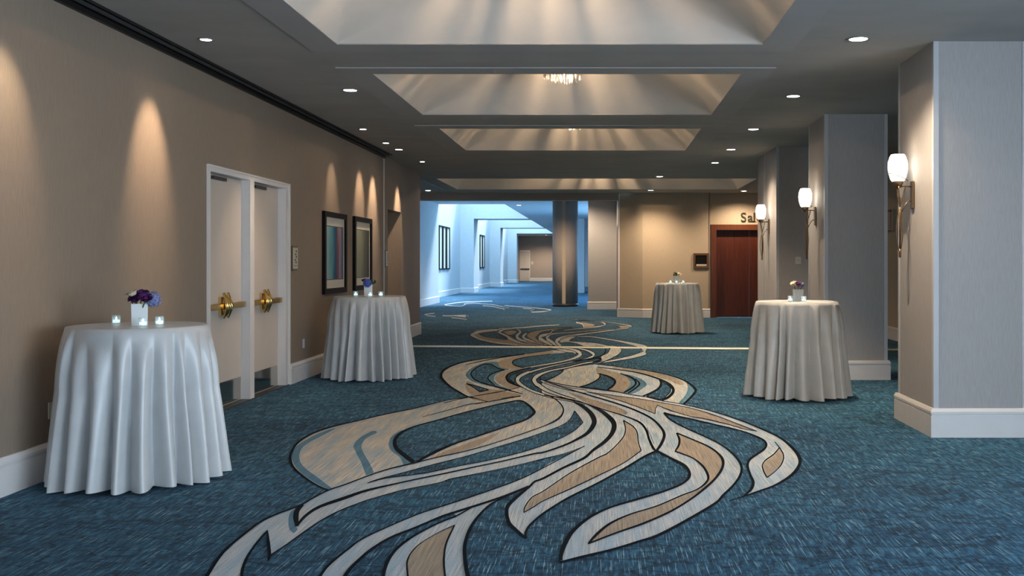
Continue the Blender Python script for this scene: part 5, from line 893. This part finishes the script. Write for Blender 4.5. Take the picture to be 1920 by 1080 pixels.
# ------------------------------------------------------------------ crystal chandeliers in the coffers
def chandelier(x, y, label, lit):
    t = thing('crystal_chandelier', (x, y, ZC + RISE), 0, label, 'chandelier', 'crystal chandeliers in the coffers')
    MB().lathe([(.05, 0), (.20, -.01), (.22, -.05), (.20, -.06), (.01, -.06)], 32).build('canopy', M['brass'], t)
    cr_ = MB(); rnd = random.Random(int(y * 10))
    for ring, n, zt, zb in ((.215, 44, -.05, -.775), (.14, 24, -.05, -.80)):
        for k in range(n):
            a = 2 * math.pi * (k + rnd.uniform(-.42, .42)) / n
            px, py = ring * math.cos(a), ring * math.sin(a)
            rr = rnd.uniform(.003, .010); zl = zb + rnd.uniform(0, .05)
            cr_.tube([(px, py, zt), (px, py, zl + .04), (px, py, zl + .02), (px, py, zl)], [rr, rr, rr * 1.5, .001], 6, False)
    cr_.build('crystals', M['crystal'], t, kind='stuff')
    if lit:
        d = bpy.data.lights.new('chandelier_glow', 'POINT'); d.energy = lit; d.color = (1, .72, .46); d.shadow_soft_size = .026
        o = bpy.data.objects.new('chandelier_glow', d); C.objects.link(o); o.parent = t; o.location = (0, 0, -.58)
    return t
chandelier(-.458, 7.2, 'round crystal chandelier inside the coffer closest to the purple-rose table', 85)
chandelier(-.458, 11.3, 'round crystal chandelier peeking below the coffer in line with the white doors', 75)
chandelier(-.458, 15.3, 'round crystal chandelier inside the coffer before the brass threshold strip', 75)
chandelier(-.135, 24.0, 'round crystal chandelier inside the wide coffer by the corridor header', 150)

# ------------------------------------------------------------------ wall sconces
def sconce():
    t = thing('wall_sconce', (0, 0, 0), 0, '', 'wall lamp', 'wall sconces on the square columns')
    # local: column face at x=0, lamp stands out towards -x ; z measured from the floor
    MB().box(-.018, 0, -.035, .035, 2.00, 2.25).build('back_plate', M['bronze'], t, bevel=.004)
    cx = -.14
    sh = MB().lathe([(.050, 2.245), (.068, 2.27), (.084, 2.33), (.090, 2.38), (.086, 2.43), (.072, 2.475), (.060, 2.495), (.056, 2.495), (.066, 2.475), (.080, 2.43), (.084, 2.38), (.078, 2.33)], 28, (cx, 0, 0), cap0=True)
    s = sh.build('glass_shade', M['shade'], t)
    MB().lathe([(.012, 2.18), (.030, 2.20), (.054, 2.245), (.050, 2.25)], 20, (cx, 0, 0), cap0=True).build('cup', M['bronze'], t)
    arc = [(cx + .086 * math.cos(a), .086 * math.sin(a), 2.285 + .035 * math.cos(a + math.pi)) for a in [2 * math.pi * i / 28 for i in range(29)]]
    MB().tube(arc, .0035, 6).build('shade_ring', M['bronze'], s)
    MB().tube([(0, 0, 2.20), (-.07, 0, 2.205), (cx, 0, 2.20)], .007, 8).build('arm', M['bronze'], t)
    MB().tube([(0, 0, 2.06), (-.04, 0, 2.075), (-.075, 0, 2.03), (-.105, 0, 1.97)], .006, 8).build('arm', M['bronze'], t)
    zb = 1.58
    for ang in (0, 2.1, 4.2):
        ca, sa = math.cos(ang), math.sin(ang)
        pts = []
        for i in range(17):
            u = i / 16
            z = 2.20 + (zb - 2.20) * u
            rr = .05 * (1 - u * 3.2) if u < .3125 else -.034 * math.sin((u - .3125) / .6875 * math.pi)
            pts.append((cx + .02 + rr * ca, rr * sa, z))
        MB().tube(pts, [.0065 - .002 * i / 16 for i in range(17)], 7).build('stem_rod', M['bronze'], t)
    MB().tube([(cx + .02, 0, 2.10), (cx + .02, 0, 1.62)], .007, 8).build('centre_rod', M['bronze'], t)
    MB().lathe([(.004, 1.548), (.012, 1.556), (.013, 1.60), (.008, 1.63)], 12, (cx + .02, 0, 0), cap0=True, cap1=True).build('finial', M['bronze'], t)
    return t
s1 = sconce(); s1.location = (2.85, 9.06, 0); s1['label'] = 'lit tulip sconce with bronze stems on the column nearest the window wall'
dup(s1, (2.85, 13.2, 0), label='lit tulip sconce with bronze stems on the middle square column')
dup(s1, (2.85, 16.9, 0), label='lit tulip sconce with bronze stems on the column with the light switch')

# ------------------------------------------------------------------ pictures
def art_mat(name, stops, k):
    m, t, b = nt(name)
    tc = t.nodes.new('ShaderNodeTexCoord')
    sep = t.nodes.new('ShaderNodeSeparateXYZ'); t.links.new(tc.outputs['Object'], sep.inputs[0])
    n = noise(t, (4, 5, 1.1), 4, .6, .5, obj=True)
    add = node(t, 'ShaderNodeMath', operation='MULTIPLY_ADD'); t.links.new(sep.outputs['Y'], add.inputs[0]); add.inputs[1].default_value = k; 
    s2 = node(t, 'ShaderNodeMath', operation='MULTIPLY'); t.links.new(n, s2.inputs[0]); s2.inputs[1].default_value = .34
    t.links.new(s2.outputs[0], add.inputs[2])
    t.links.new(ramp(t, add.outputs[0], stops), b.inputs['Base Color'])
    b.inputs['Roughness'].default_value = .6; b.inputs['Specular IOR Level'].default_value = .15
    return m
ART1 = art_mat('abstract_teal_art', [(.02, (.42, .42, .40)), (.30, (.34, .42, .40)), (.45, (.13, .34, .38)), (.58, (.02, .10, .20)), (.68, (.03, .07, .14)), (.76, (.30, .10, .10)), (.84, (.30, .30, .36)), (.98, (.10, .12, .20))], .78)
ART2 = art_mat('abstract_greygreen_art', [(.2, (.34, .34, .24)), (.45, (.26, .27, .19)), (.70, (.10, .11, .09)), (.95, (.04, .042, .04))], .75)
def picture(y0, y1, z0, z1, art, label):
    t = thing('framed_picture', (XL, y0, z0), 0, label, 'picture', 'framed pictures on the left wall')
    W, Hh = y1 - y0, z1 - z0; f = .075; m_ = .13
    fr = MB()
    for a, b, c, d in ((0, f, 0, Hh), (W - f, W, 0, Hh), (f, W - f, 0, f), (f, W - f, Hh - f, Hh)): fr.box(0, .045, a, b, c, d)
    fr.build('frame', M['frame'], t)
    mo = MB().box(.002, .018, f, W - f, f, Hh - f).build('mount', M['mat'], t)
    MB().box(.018, .022, f + m_ * .55, W - f - m_ * .55, f + m_, Hh - f - m_).build('print', art, mo)
    MB().box(.0181, .0195, f + m_ * .55 - .012, W - f - m_ * .55 + .012, f + m_ - .012, Hh - f - m_ + .012).build('print_border', M['gunmetal'], mo)
    return t
picture(13.6, 14.78, 1.066, 2.22, ART1, 'black framed abstract print with teal, blue and red streaks')
picture(15.26, 16.4, 1.07, 2.226, ART2, 'black framed abstract print in grey green tones behind the hydrangea vase')

# ------------------------------------------------------------------ far corridor pictures
def far_picture(y0, y1, label, group):
    t = thing('tall_picture', (XB, y0, 1.2), 0, label, 'picture', group)
    W, Hh = y1 - y0, 1.95
    fr = MB()
    for a, b, c, d in ((0, .1, 0, Hh), (W - .1, W, 0, Hh), (.1, W - .1, 0, .06), (.1, W - .1, Hh - .06, Hh)): fr.box(0, .05, a, b, c, d)
    fr.build('frame', M['frame'], t)
    MB().box(.004, .02, .1, W - .1, .06, Hh - .06).build('print', M['mat'], t)
for a, b_, w_ in ((42.95, 43.85, 'hung furthest from the first portal pier'), (43.98, 44.85, 'hung between its two twins'), (45.0, 45.95, 'hung closest to the first portal pier')):
    far_picture(a, b_, 'narrow tall pale picture of the corridor trio, ' + w_, 'three tall pictures in the first bay')
for a, b_, w_ in ((57.3, 58.3, 'hung away from'), (58.5, 59.5, 'hung next to')):
    far_picture(a, b_, 'narrow tall pale picture of the corridor pair, ' + w_ + ' the second portal pier', 'two tall pictures in the second bay')

# ------------------------------------------------------------------ signs, plates
def room_sign(y, z, label):
    t = thing('room_sign', (XL, y, z), 0, label, 'sign', 'room signs on the left wall')
    MB().box(0, .012, -.105, .105, -.155, .155).build('backing', M['plaque_wood'], t)
    MB().box(.012, .02, -.085, .095, -.135, .130).build('plate', M['plate'], t)
    mk = MB()
    for k, (dy, dz) in enumerate(((.03, .09), (.0, .05), (.03, .02), (-.01, -.02), (.02, -.05))):
        mk.box(.02, .0215, dy - .022, dy + .022, dz - .010, dz + .006)
        mk.box(.02, .0215, dy - .006 + .02 * (k % 2), dy + .004 + .02 * (k % 2), dz - .02, dz + .012)
    mk.build('marking', M['gunmetal'], t)
    MB().box(.02, .0212, -.08, .09, -.098, -.092).build('rule', M['gunmetal'], t)
room_sign(12.37, 1.56, 'ivory room sign with dark lettering beside the white double doors')
room_sign(17.62, 1.58, 'ivory room sign beside the recessed doorway in the taupe wall')
def plate_on_x(name, x, y, z, s, mat, label, cat):
    t = thing(name, (x, y, z), 0, label, cat)
    MB().box(*sorted((0, s * .007)), -.036, .036, -.058, .058).build('plate', mat, t, bevel=.002)
    tg = MB()
    for dz in (-.022, .022): tg.box(*sorted((s * .007, s * .010)), -.014, .014, dz - .013, dz + .013)
    tg.build('socket_face', M['mat'], t)
plate_on_x('wall_outlet', XL, 6.92, .467, 1, M['plate'], 'ivory wall outlet low on the wall behind the purple-rose table', 'outlet')
plate_on_x('wall_outlet', XL, 12.76, .46, 1, M['whiteplate'], 'white wall outlet low beside the white double doors', 'outlet')
t = thing('light_switch', (3.21, 16.2, 1.54), 0, 'white light switch on the front of a square column', 'switch')
MB().box(-.045, .045, -.008, .008, -.06, .06).build('plate', M['whiteplate'], t, bevel=.002)
MB().box(-.016, .016, -.012, -.008, -.03, .03).build('rocker', M['mat'], t)
# plaque on the right wall
t = thing('wall_plaque', (XR, 19.4, 2.12), 0, 'dark and tan framed plaque on the beige wall behind the columns', 'sign')
MB().box(-.05, 0, -.25, .25, 0, .42).build('frame', M['plate'], t)
MB().box(-.06, -.05, -.18, .21, .04, .38).build('panel', M['plaque_wood'], t)
MB().box(-.062, -.05, -.2, .22, .38, .42).build('edge_bar', M['black'], t)
MB().box(-.062, -.05, -.2, .22, 0, .03).build('edge_bar', M['black'], t)
# salon schedule screen and lettering
t = thing('event_screen', (2.69, Y_HEAD, 1.355), 0, 'small wood framed event screen on the beige wall beside the mahogany door', 'screen')
fr = MB()
for a, b_, c, d in ((-.21, -.155, 0, .41), (.155, .21, 0, .41), (-.155, .155, 0, .055), (-.155, .155, .355, .41)): fr.box(a, b_, -.04, 0, c, d)
fr.build('frame', M['plaque_wood'], t)
MB().box(-.155, .155, -.025, 0, .055, .355).build('screen', M['screen'], t)
MB().box(-.13, .15, -.034, -.025, .06, .11).build('label_strip', M['paper'], t)

t = thing('wall_lettering', (3.79, Y_HEAD + .06, 2.63), 0, 'dark raised letters reading Salon on the wall above the mahogany door', 'lettering')
x = 0.0
for ch, adv in (('S', .185), ('a', .16), ('l', .085), ('o', .17), ('n', .17)):
    cu = bpy.data.curves.new('letter', 'FONT'); cu.body = ch; cu.size = .36; cu.extrude = .012; cu.offset = .003
    tmp = bpy.data.objects.new('letter_tmp', cu); C.objects.link(tmp)
    dg = bpy.context.evaluated_depsgraph_get()
    me = bpy.data.meshes.new_from_object(tmp.evaluated_get(dg))
    bpy.data.objects.remove(tmp, do_unlink=True)
    me.transform(Matrix.Rotation(math.radians(90), 4, 'X'))
    xs = [v.co.x for v in me.vertices]
    me.transform(Matrix.Translation((-min(xs) + x, -.014, 0)))
    if ch in 'ln':      # slab serifs
        bm = bmesh.new(); bm.from_mesh(me)
        x1 = max(v.co.x for v in bm.verts)
        for a in ([x - .018] if ch == 'n' else [x - .016]):
            r = bmesh.ops.create_cube(bm, size=1)
            bmesh.ops.scale(bm, vec=(x1 - x + .034, .024, .016), verts=r['verts'])
            bmesh.ops.translate(bm, vec=((x + x1) / 2, -.014, .008), verts=r['verts'])
        bm.to_mesh(me); bm.free()
    me.materials.clear(); me.materials.append(M['gunmetal'])
    o = bpy.data.objects.new('letter', me); C.objects.link(o); o.parent = t
    x += adv
t = thing('corridor_plate', (-5.83, Y_END, 1.5), 0, 'small pale plate on the brown end wall of the corridor', 'sign')
MB().box(-.10, .10, -.02, 0, -.13, .13).build('plate', M['mat'], t)

# ------------------------------------------------------------------ cocktail tables
TH = 1.067; TR = .457
def tablecloth(name_seed, nf, lift=.012):
    rnd = random.Random(name_seed)
    NT, NV = 420, 34
    # fold phases: irregular spacing
    w_ = [rnd.uniform(.6, 1.45) for _ in range(nf)]
    tot = sum(w_); edges = [0]
    for q in w_: edges.append(edges[-1] + q / tot * 2 * math.pi)
    amp = [rnd.uniform(.55, 1.25) for _ in range(nf)]
    start = [rnd.uniform(-.05, .10) for _ in range(nf)]
    lean = [rnd.uniform(-.05, .05) for _ in range(nf)]
    def fold(th, v):
        th = th % (2 * math.pi)
        for i in range(nf):
            if edges[i] <= th < edges[i + 1]:
                u = (th - edges[i]) / (edges[i + 1] - edges[i])
                j = (i + 1) % nf; h = i
                c = .5 - .5 * math.cos(2 * math.pi * u)            # 0 at valleys, 1 at ridge
                c = c ** .62
                g = max(0, (v - start[i]) / (1 - start[i]))
                return (c - .60 * min(1, v / .4)) * amp[i] * (g ** .6)
        return 0
    vs_ = []; fs = []
    # top: centre + rings
    rings = [.15, .30, .42, TR - .012, TR - .003]
    vs_.append((0, 0, TH))
    for k, r in enumerate(rings):
        z = TH if k < 4 else TH - .003
        for i in range(NT):
            a = 2 * math.pi * i / NT; vs_.append((r * math.cos(a), r * math.sin(a), z))
    nr = len(rings)
    for j in range(1, NV + 1):
        v = j / NV
        for i in range(NT):
            a = 2 * math.pi * i / NT
            fo = fold(a + .02 * math.sin(3 * v + a * 5), v)
            r = TR + .004 + .075 * v ** .9 + .185 * fo * (v / (v + .06))
            z = TH - .010 - (TH - .010 - lift) * v
            if v > .9: z += .012 * (v - .9) / .1 * (1 + math.sin(a * 7 + name_seed)) * .8
            vs_.append((r * math.cos(a), r * math.sin(a), z))
        nr += 1
    for i in range(NT):
        fs.append((0, 1 + i, 1 + (i + 1) % NT))
    for k in range(nr - 1):
        for i in range(NT):
            j = (i + 1) % NT
            fs.append((1 + k * NT + i, 1 + (k + 1) * NT + i, 1 + (k + 1) * NT + j, 1 + k * NT + j))
    mb = MB(); mb.add(vs_, fs, True)
    return mb
def cocktail_table(x, y, seed, nf, rz, tl, cl):
    t = thing('cocktail_table', (x, y, 0), 0, tl, 'table', 'tall cocktail tables')
    MB().lathe([(.44, TH - .035), (TR - .004, TH - .03), (TR - .004, TH - .004), (.001, TH - .004)], 40, cap0=True).build('table_top', M['plaque_wood'], t)
    MB().lathe([(.04, .05), (.04, TH - .035)], 16).build('pole', M['black'], t)
    MB().lathe([(.28, 0), (.28, .012), (.06, .05), (.04, .06)], 32, cap0=True).build('base', M['black'], t)
    c = tablecloth(seed, nf).build('tablecloth', M['cloth'], None, (x, y, 0))
    c.rotation_euler = (0, 0, rz)
    tag(c, cl, 'tablecloth', 'pale satin tablecloths')
T1 = (-3.235, 6.88); T2 = (-3.04, 12.88); T3 = (2.19, 11.15); T4 = (1.61, 21.3)
cocktail_table(*T1, 3, 25, .3, 'tall round table under the cloth with purple roses on top', 'pale blue-grey satin cloth draped to the floor under the purple roses')
cocktail_table(*T2, 8, 24, 1.1, 'tall round table under the cloth in front of the framed pictures', 'pale blue-grey satin cloth draped on the table in front of the framed pictures')
cocktail_table(*T3, 5, 24, 2.2, 'tall round table under the cloth beside the square columns', 'pale grey satin cloth draped on the table beside the square columns')
cocktail_table(*T4, 12, 24, .7, 'tall round table under the cloth before the beige salon wall', 'grey satin cloth draped on the table before the beige salon wall')

# ------------------------------------------------------------------ votive candles
def votive():
    t = thing('votive_candle', (0, 0, 0), 0, '', 'candle')
    MB().lathe([(.001, 0), (.024, 0), (.029, .008), (.030, .03), (.028, .062), (.0255, .062), (.027, .03), (.025, .010), (.001, .008)], 24).build('glass_cup', M['glass'], t)
    wx = MB().lathe([(.001, .0085), (.0225, .0105), (.0235, .030), (.012, .033), (.001, .033)], 20).build('wax', M['wax'], t)
    MB().lathe([(.001, .033), (.0065, .037), (.0055, .045), (.001, .055)], 12).build('flame', M['flame'], wx)
    return t
v0 = votive(); used = [False]
def put_votive(x, y, label, group):
    if not used[0]:
        v0.location = (x, y, TH); tag(v0, label, None, group); used[0] = True; return
    dup(v0, (x, y, TH), None, label, group)
def at(px, py_depth): return (px - 1130) / 1850 * py_depth
for px, yy, lb in ((218, 6.98, 'lit votive candle standing on the white-flower side of the purple-rose vase'),
                   (268, 6.72, 'lit votive candle standing right in front of the purple-rose vase'),
                   (299, 6.85, 'lit votive candle standing on the hydrangea side of the purple-rose vase')):
    put_votive(at(px, yy), yy, lb, 'votive candles on the purple-rose table')
for px, yy, lb in ((667, 12.9, 'lit votive candle under the grey green picture, away from the green leaves'),
                   (694, 12.75, 'lit votive candle in front of the single blue hydrangea vase'),
                   (714, 12.85, 'lit votive candle on the leafy side of the blue hydrangea vase')):
    put_votive(at(px, yy), yy, lb, 'votive candles on the table by the pictures')
for px, yy, lb in ((1482, 11.1, 'votive candle under the cream flower on the table by the columns'),
                   (1507, 10.98, 'votive candle under the purple flower on the table by the columns')):
    put_votive(at(px, yy), yy, lb, 'votive candles on the table by the columns')
for px, yy, lb in ((1257.5, 21.25, 'votive candle on the leafy side of the vase before the salon wall'),
                   (1268.5, 21.15, 'votive candle in front of the vase before the salon wall'),
                   (1281, 21.2, 'votive candle on the cream-flower side of the vase before the salon wall')):
    put_votive(at(px, yy), yy, lb, 'votive candles on the table before the salon wall')

# ------------------------------------------------------------------ vases and flowers
def vase(x, y, rz, label, s=1.0):
    t = thing('flower_vase', (x, y, TH), rz, label, 'vase', 'white square vases')
    a, h, th = .050 * s, .150 * s, .006
    mb = MB()
    o0 = [(-a, -a), (a, -a), (a, a), (-a, a)]; b_ = a * 1.06
    o1 = [(-b_, -b_), (b_, -b_), (b_, b_), (-b_, b_)]; i1 = [(p * (b_ - th) / b_, q * (b_ - th) / b_) for p, q in o1]
    i0 = [(p * (a - th) / a, q * (a - th) / a) for p, q in o0]
    vs_ = [(*p, 0) for p in o0] + [(*p, h) for p in o1] + [(*p, h) for p in i1] + [(*p, .01) for p in i0]
    fs = [(3, 2, 1, 0), (12, 13, 14, 15)]
    for k in range(3):
        for i in range(4): fs.append((4 * k + i, 4 * k + (i + 1) % 4, 4 * k + 4 + (i + 1) % 4, 4 * k + 4 + i))
    mb.add(vs_, fs).build('body', M['vase'], t)
    return h
def petal(mb, base, out, up, length, width, curl):
    out = out.normalized(); up = up.normalized(); side = out.cross(up).normalized()
    n = 5; vs_ = []; fs = []
    for i in range(n):
        u = i / (n - 1)
        ang = curl * u
        p = base + up * (length * math.sin(u * 1.4) * math.cos(ang * .5)) + out * (length * (.12 + .75 * u * math.sin(.25 + ang)))
        wd = width * math.sin(math.pi * (.18 + .72 * u)) ** .8
        for k in (-1, -.4, .4, 1):
            vs_.append(p + side * wd * k + out * (-.25 * wd * k * k))
    for i in range(n - 1):
        for k in range(3):
            a = i * 4 + k; fs.append((a, a + 1, a + 5, a + 4))
    mb.add(vs_, fs, True)
def rose(x, y, z, r, zs, mat, label, group, tilt=(0, 0), seed=1):
    t = thing('rose' if mat != 'cream' else 'cream_ranunculus', (x, y, z), 0, label, 'flower', group)
    rnd = random.Random(seed)
    mb = MB(); axis = Vector((tilt[0], tilt[1], 1)).normalized()
    for ring, (n, ln, cu) in enumerate(((3, .75, .15), (5, .95, .5), (6, 1.05, .95), (7, 1.1, 1.5))):
        for k in range(n):
            a = 2 * math.pi * (k + rnd.uniform(-.2, .2)) / n + ring
            out = Vector((math.cos(a), math.sin(a), 0)); out = (out - axis * out.dot(axis)).normalized()
            petal(mb, out * r * (.05 + .06 * ring) - axis * r * .55, out, axis, r * ln, r * (.45 + .08 * ring), cu)
    core = MB().lathe([(.001, -r * .6), (r * .35, -r * .45), (r * .48, -.05 * r), (r * .3, r * .3), (.001, r * .4)], 12)
    mb.add(core.v, core.f, True)
    mb.build('bloom', M[mat], t)
    d = Vector((zs[0] - x, zs[1] - y, zs[2] - z))
    MB().tube([tuple(-axis * r * .5), tuple(d * .5 + Vector((0, 0, .0))), tuple(d)], .004, 6).build('stem', M['leaf'], t)
def hydrangea(x, y, z, r, zs, mat, label, group, seed=1):
    t = thing('hydrangea', (x, y, z), 0, label, 'flower', group)
    rnd = random.Random(seed); mb = MB(); n = 70
    for k in range(n):
        zz = 1 - 2 * (k + .5) / n; a = k * 2.39996; q = math.sqrt(1 - zz * zz)
        nrm = Vector((q * math.cos(a), q * math.sin(a), zz)); c = nrm * r * rnd.uniform(.88, 1.05)
        s = nrm.orthogonal().normalized(); u = nrm.cross(s)
        th = rnd.uniform(0, 1.5)
        for j in range(4):
            ph = th + j * math.pi / 2
            d = s * math.cos(ph) + u * math.sin(ph); e = nrm.cross(d)
            l = r * .24
            mb.add([c, c + d * l * .6 + e * l * .45 + nrm * l * .12, c + d * l * 1.05 + nrm * l * .25, c + d * l * .6 - e * l * .45 + nrm * l * .12], [(0, 1, 2, 3)])
    core = MB().lathe([(.001, -r * .85), (r * .6, -r * .6), (r * .86, 0), (r * .6, r * .6), (.001, r * .86)], 14)
    mb.add(core.v, core.f, True)
    mb.build('bloom', M[mat], t)
    d = Vector((zs[0] - x, zs[1] - y, zs[2] - z))
    MB().tube([(0, 0, -r * .3), tuple(d * .5 + Vector((0, 0, .01))), tuple(d)], .004, 6).build('stem', M['leaf'], t)
def leaf_sprig(x, y, z, r, zs, label, group, seed=1):
    t = thing('leaf_sprig', (x, y, z), 0, label, 'foliage', group)
    rnd = random.Random(seed); mb = MB()
    for k in range(26):
        v = Vector((rnd.gauss(0, 1), rnd.gauss(0, 1), rnd.gauss(.2, .8))).normalized()
        s = v.orthogonal().normalized() * r * .28; b0 = v * r * rnd.uniform(.1, .45)
        l = r * rnd.uniform(.6, .8)
        up = v.cross(s).normalized() * r * .1
        mb.add([b0, b0 + v * l * .5 + s + up, b0 + v * l, b0 + v * l * .5 - s + up, b0 + v * l * .5], [(0, 1, 4), (1, 2, 4), (2, 3, 4), (3, 0, 4)])
    mb.build('leaves', M['leaf'], t)
    d = Vector((zs[0] - x, zs[1] - y, zs[2] - z))
    MB().tube([(0, 0, 0), tuple(d * .5), tuple(d)], .004, 6).build('stem', M['leaf'], t)

# table 1
vx, vy = at(261.5, 6.87), 6.87
vase(vx, vy, .45, 'white square vase holding purple roses and a blue hydrangea'); st = (vx, vy, TH + .05)
g = 'flowers in the purple-rose vase'
k = 1 / 269.
def fp(px, py, y): return (at(px, y), y, 1.5 - (py - 493) / 1850 * y)
rose(*fp(264, 553, 6.84), .050, st, 'rose', 'tall dark purple rose at the crown of the bouquet', g, (0, -.5), 1)
rose(*fp(253, 559, 6.82), .044, st, 'rose', 'dark purple rose tucked beside the small cream blooms', g, (-.4, -.6), 2)
rose(*fp(273, 559, 6.80), .042, st, 'rose', 'dark purple rose overlapping the blue hydrangea', g, (.3, -.7), 3)
rose(*fp(248.5, 549, 6.80), .034, st, 'cream', 'cream bloom touching the dark purple roses', g, (-.4, -.3), 4)
rose(*fp(240, 552, 6.84), .026, st, 'cream', 'small cream bloom sticking out furthest from the vase', g, (-.6, -.2), 5)
hydrangea(*fp(287, 561, 6.86), .052, st, 'hydrangea', 'blue violet hydrangea head hanging over the vase edge beside purple roses', g, 2)
# table 2
vx, vy = at(690.5, 12.9), 12.9
vase(vx, vy, .2, 'white square vase holding one deep blue hydrangea'); st = (vx, vy, TH + .05); g = 'flowers in the blue hydrangea vase'
hydrangea(*fp(689, 531, 12.85), .058, st, 'hydrangea2', 'deep blue hydrangea head in the white vase before the pictures', g, 5)
leaf_sprig(*fp(699, 529, 12.95), .05, st, 'dark green leaves behind the deep blue hydrangea', g, 3)
rose(*fp(682, 525, 12.98), .035, st, 'rose', 'dark purple rose half hidden behind the deep blue hydrangea', g, (-.3, 0), 8)
# table 3
vx, vy = at(1496.5, 11.12), 11.12
vase(vx, vy, .12, 'white square vase holding a cream and a purple flower by the columns', .9); st = (vx, vy, TH + .05); g = 'flowers on the table by the columns'
rose(*fp(1488, 532, 11.1), .036, st, 'cream', 'cream flower in the vase by the square columns', g, (-.4, -.5), 11)
rose(*fp(1497, 533, 11.05), .036, st, 'rose', 'dark purple rose in the middle of the vase by the square columns', g, (0, -.6), 12)
hydrangea(*fp(1504, 534, 11.1), .026, st, 'hydrangea', 'small violet blossom at the side of the vase by the square columns', g, 13)
# table 4
vx, vy = at(1268.5, 21.3), 21.3
vase(vx, vy, .3, 'white square vase with green leaves before the beige salon wall'); st = (vx, vy, TH + .05); g = 'flowers on the table before the salon wall'
leaf_sprig(*fp(1266, 515, 21.25), .06, st, 'dark green leaf cluster in the vase before the salon wall', g, 21)
rose(*fp(1274, 514, 21.25), .045, st, 'cream', 'cream flower beside the green leaves before the salon wall', g, (.4, -.4), 22)
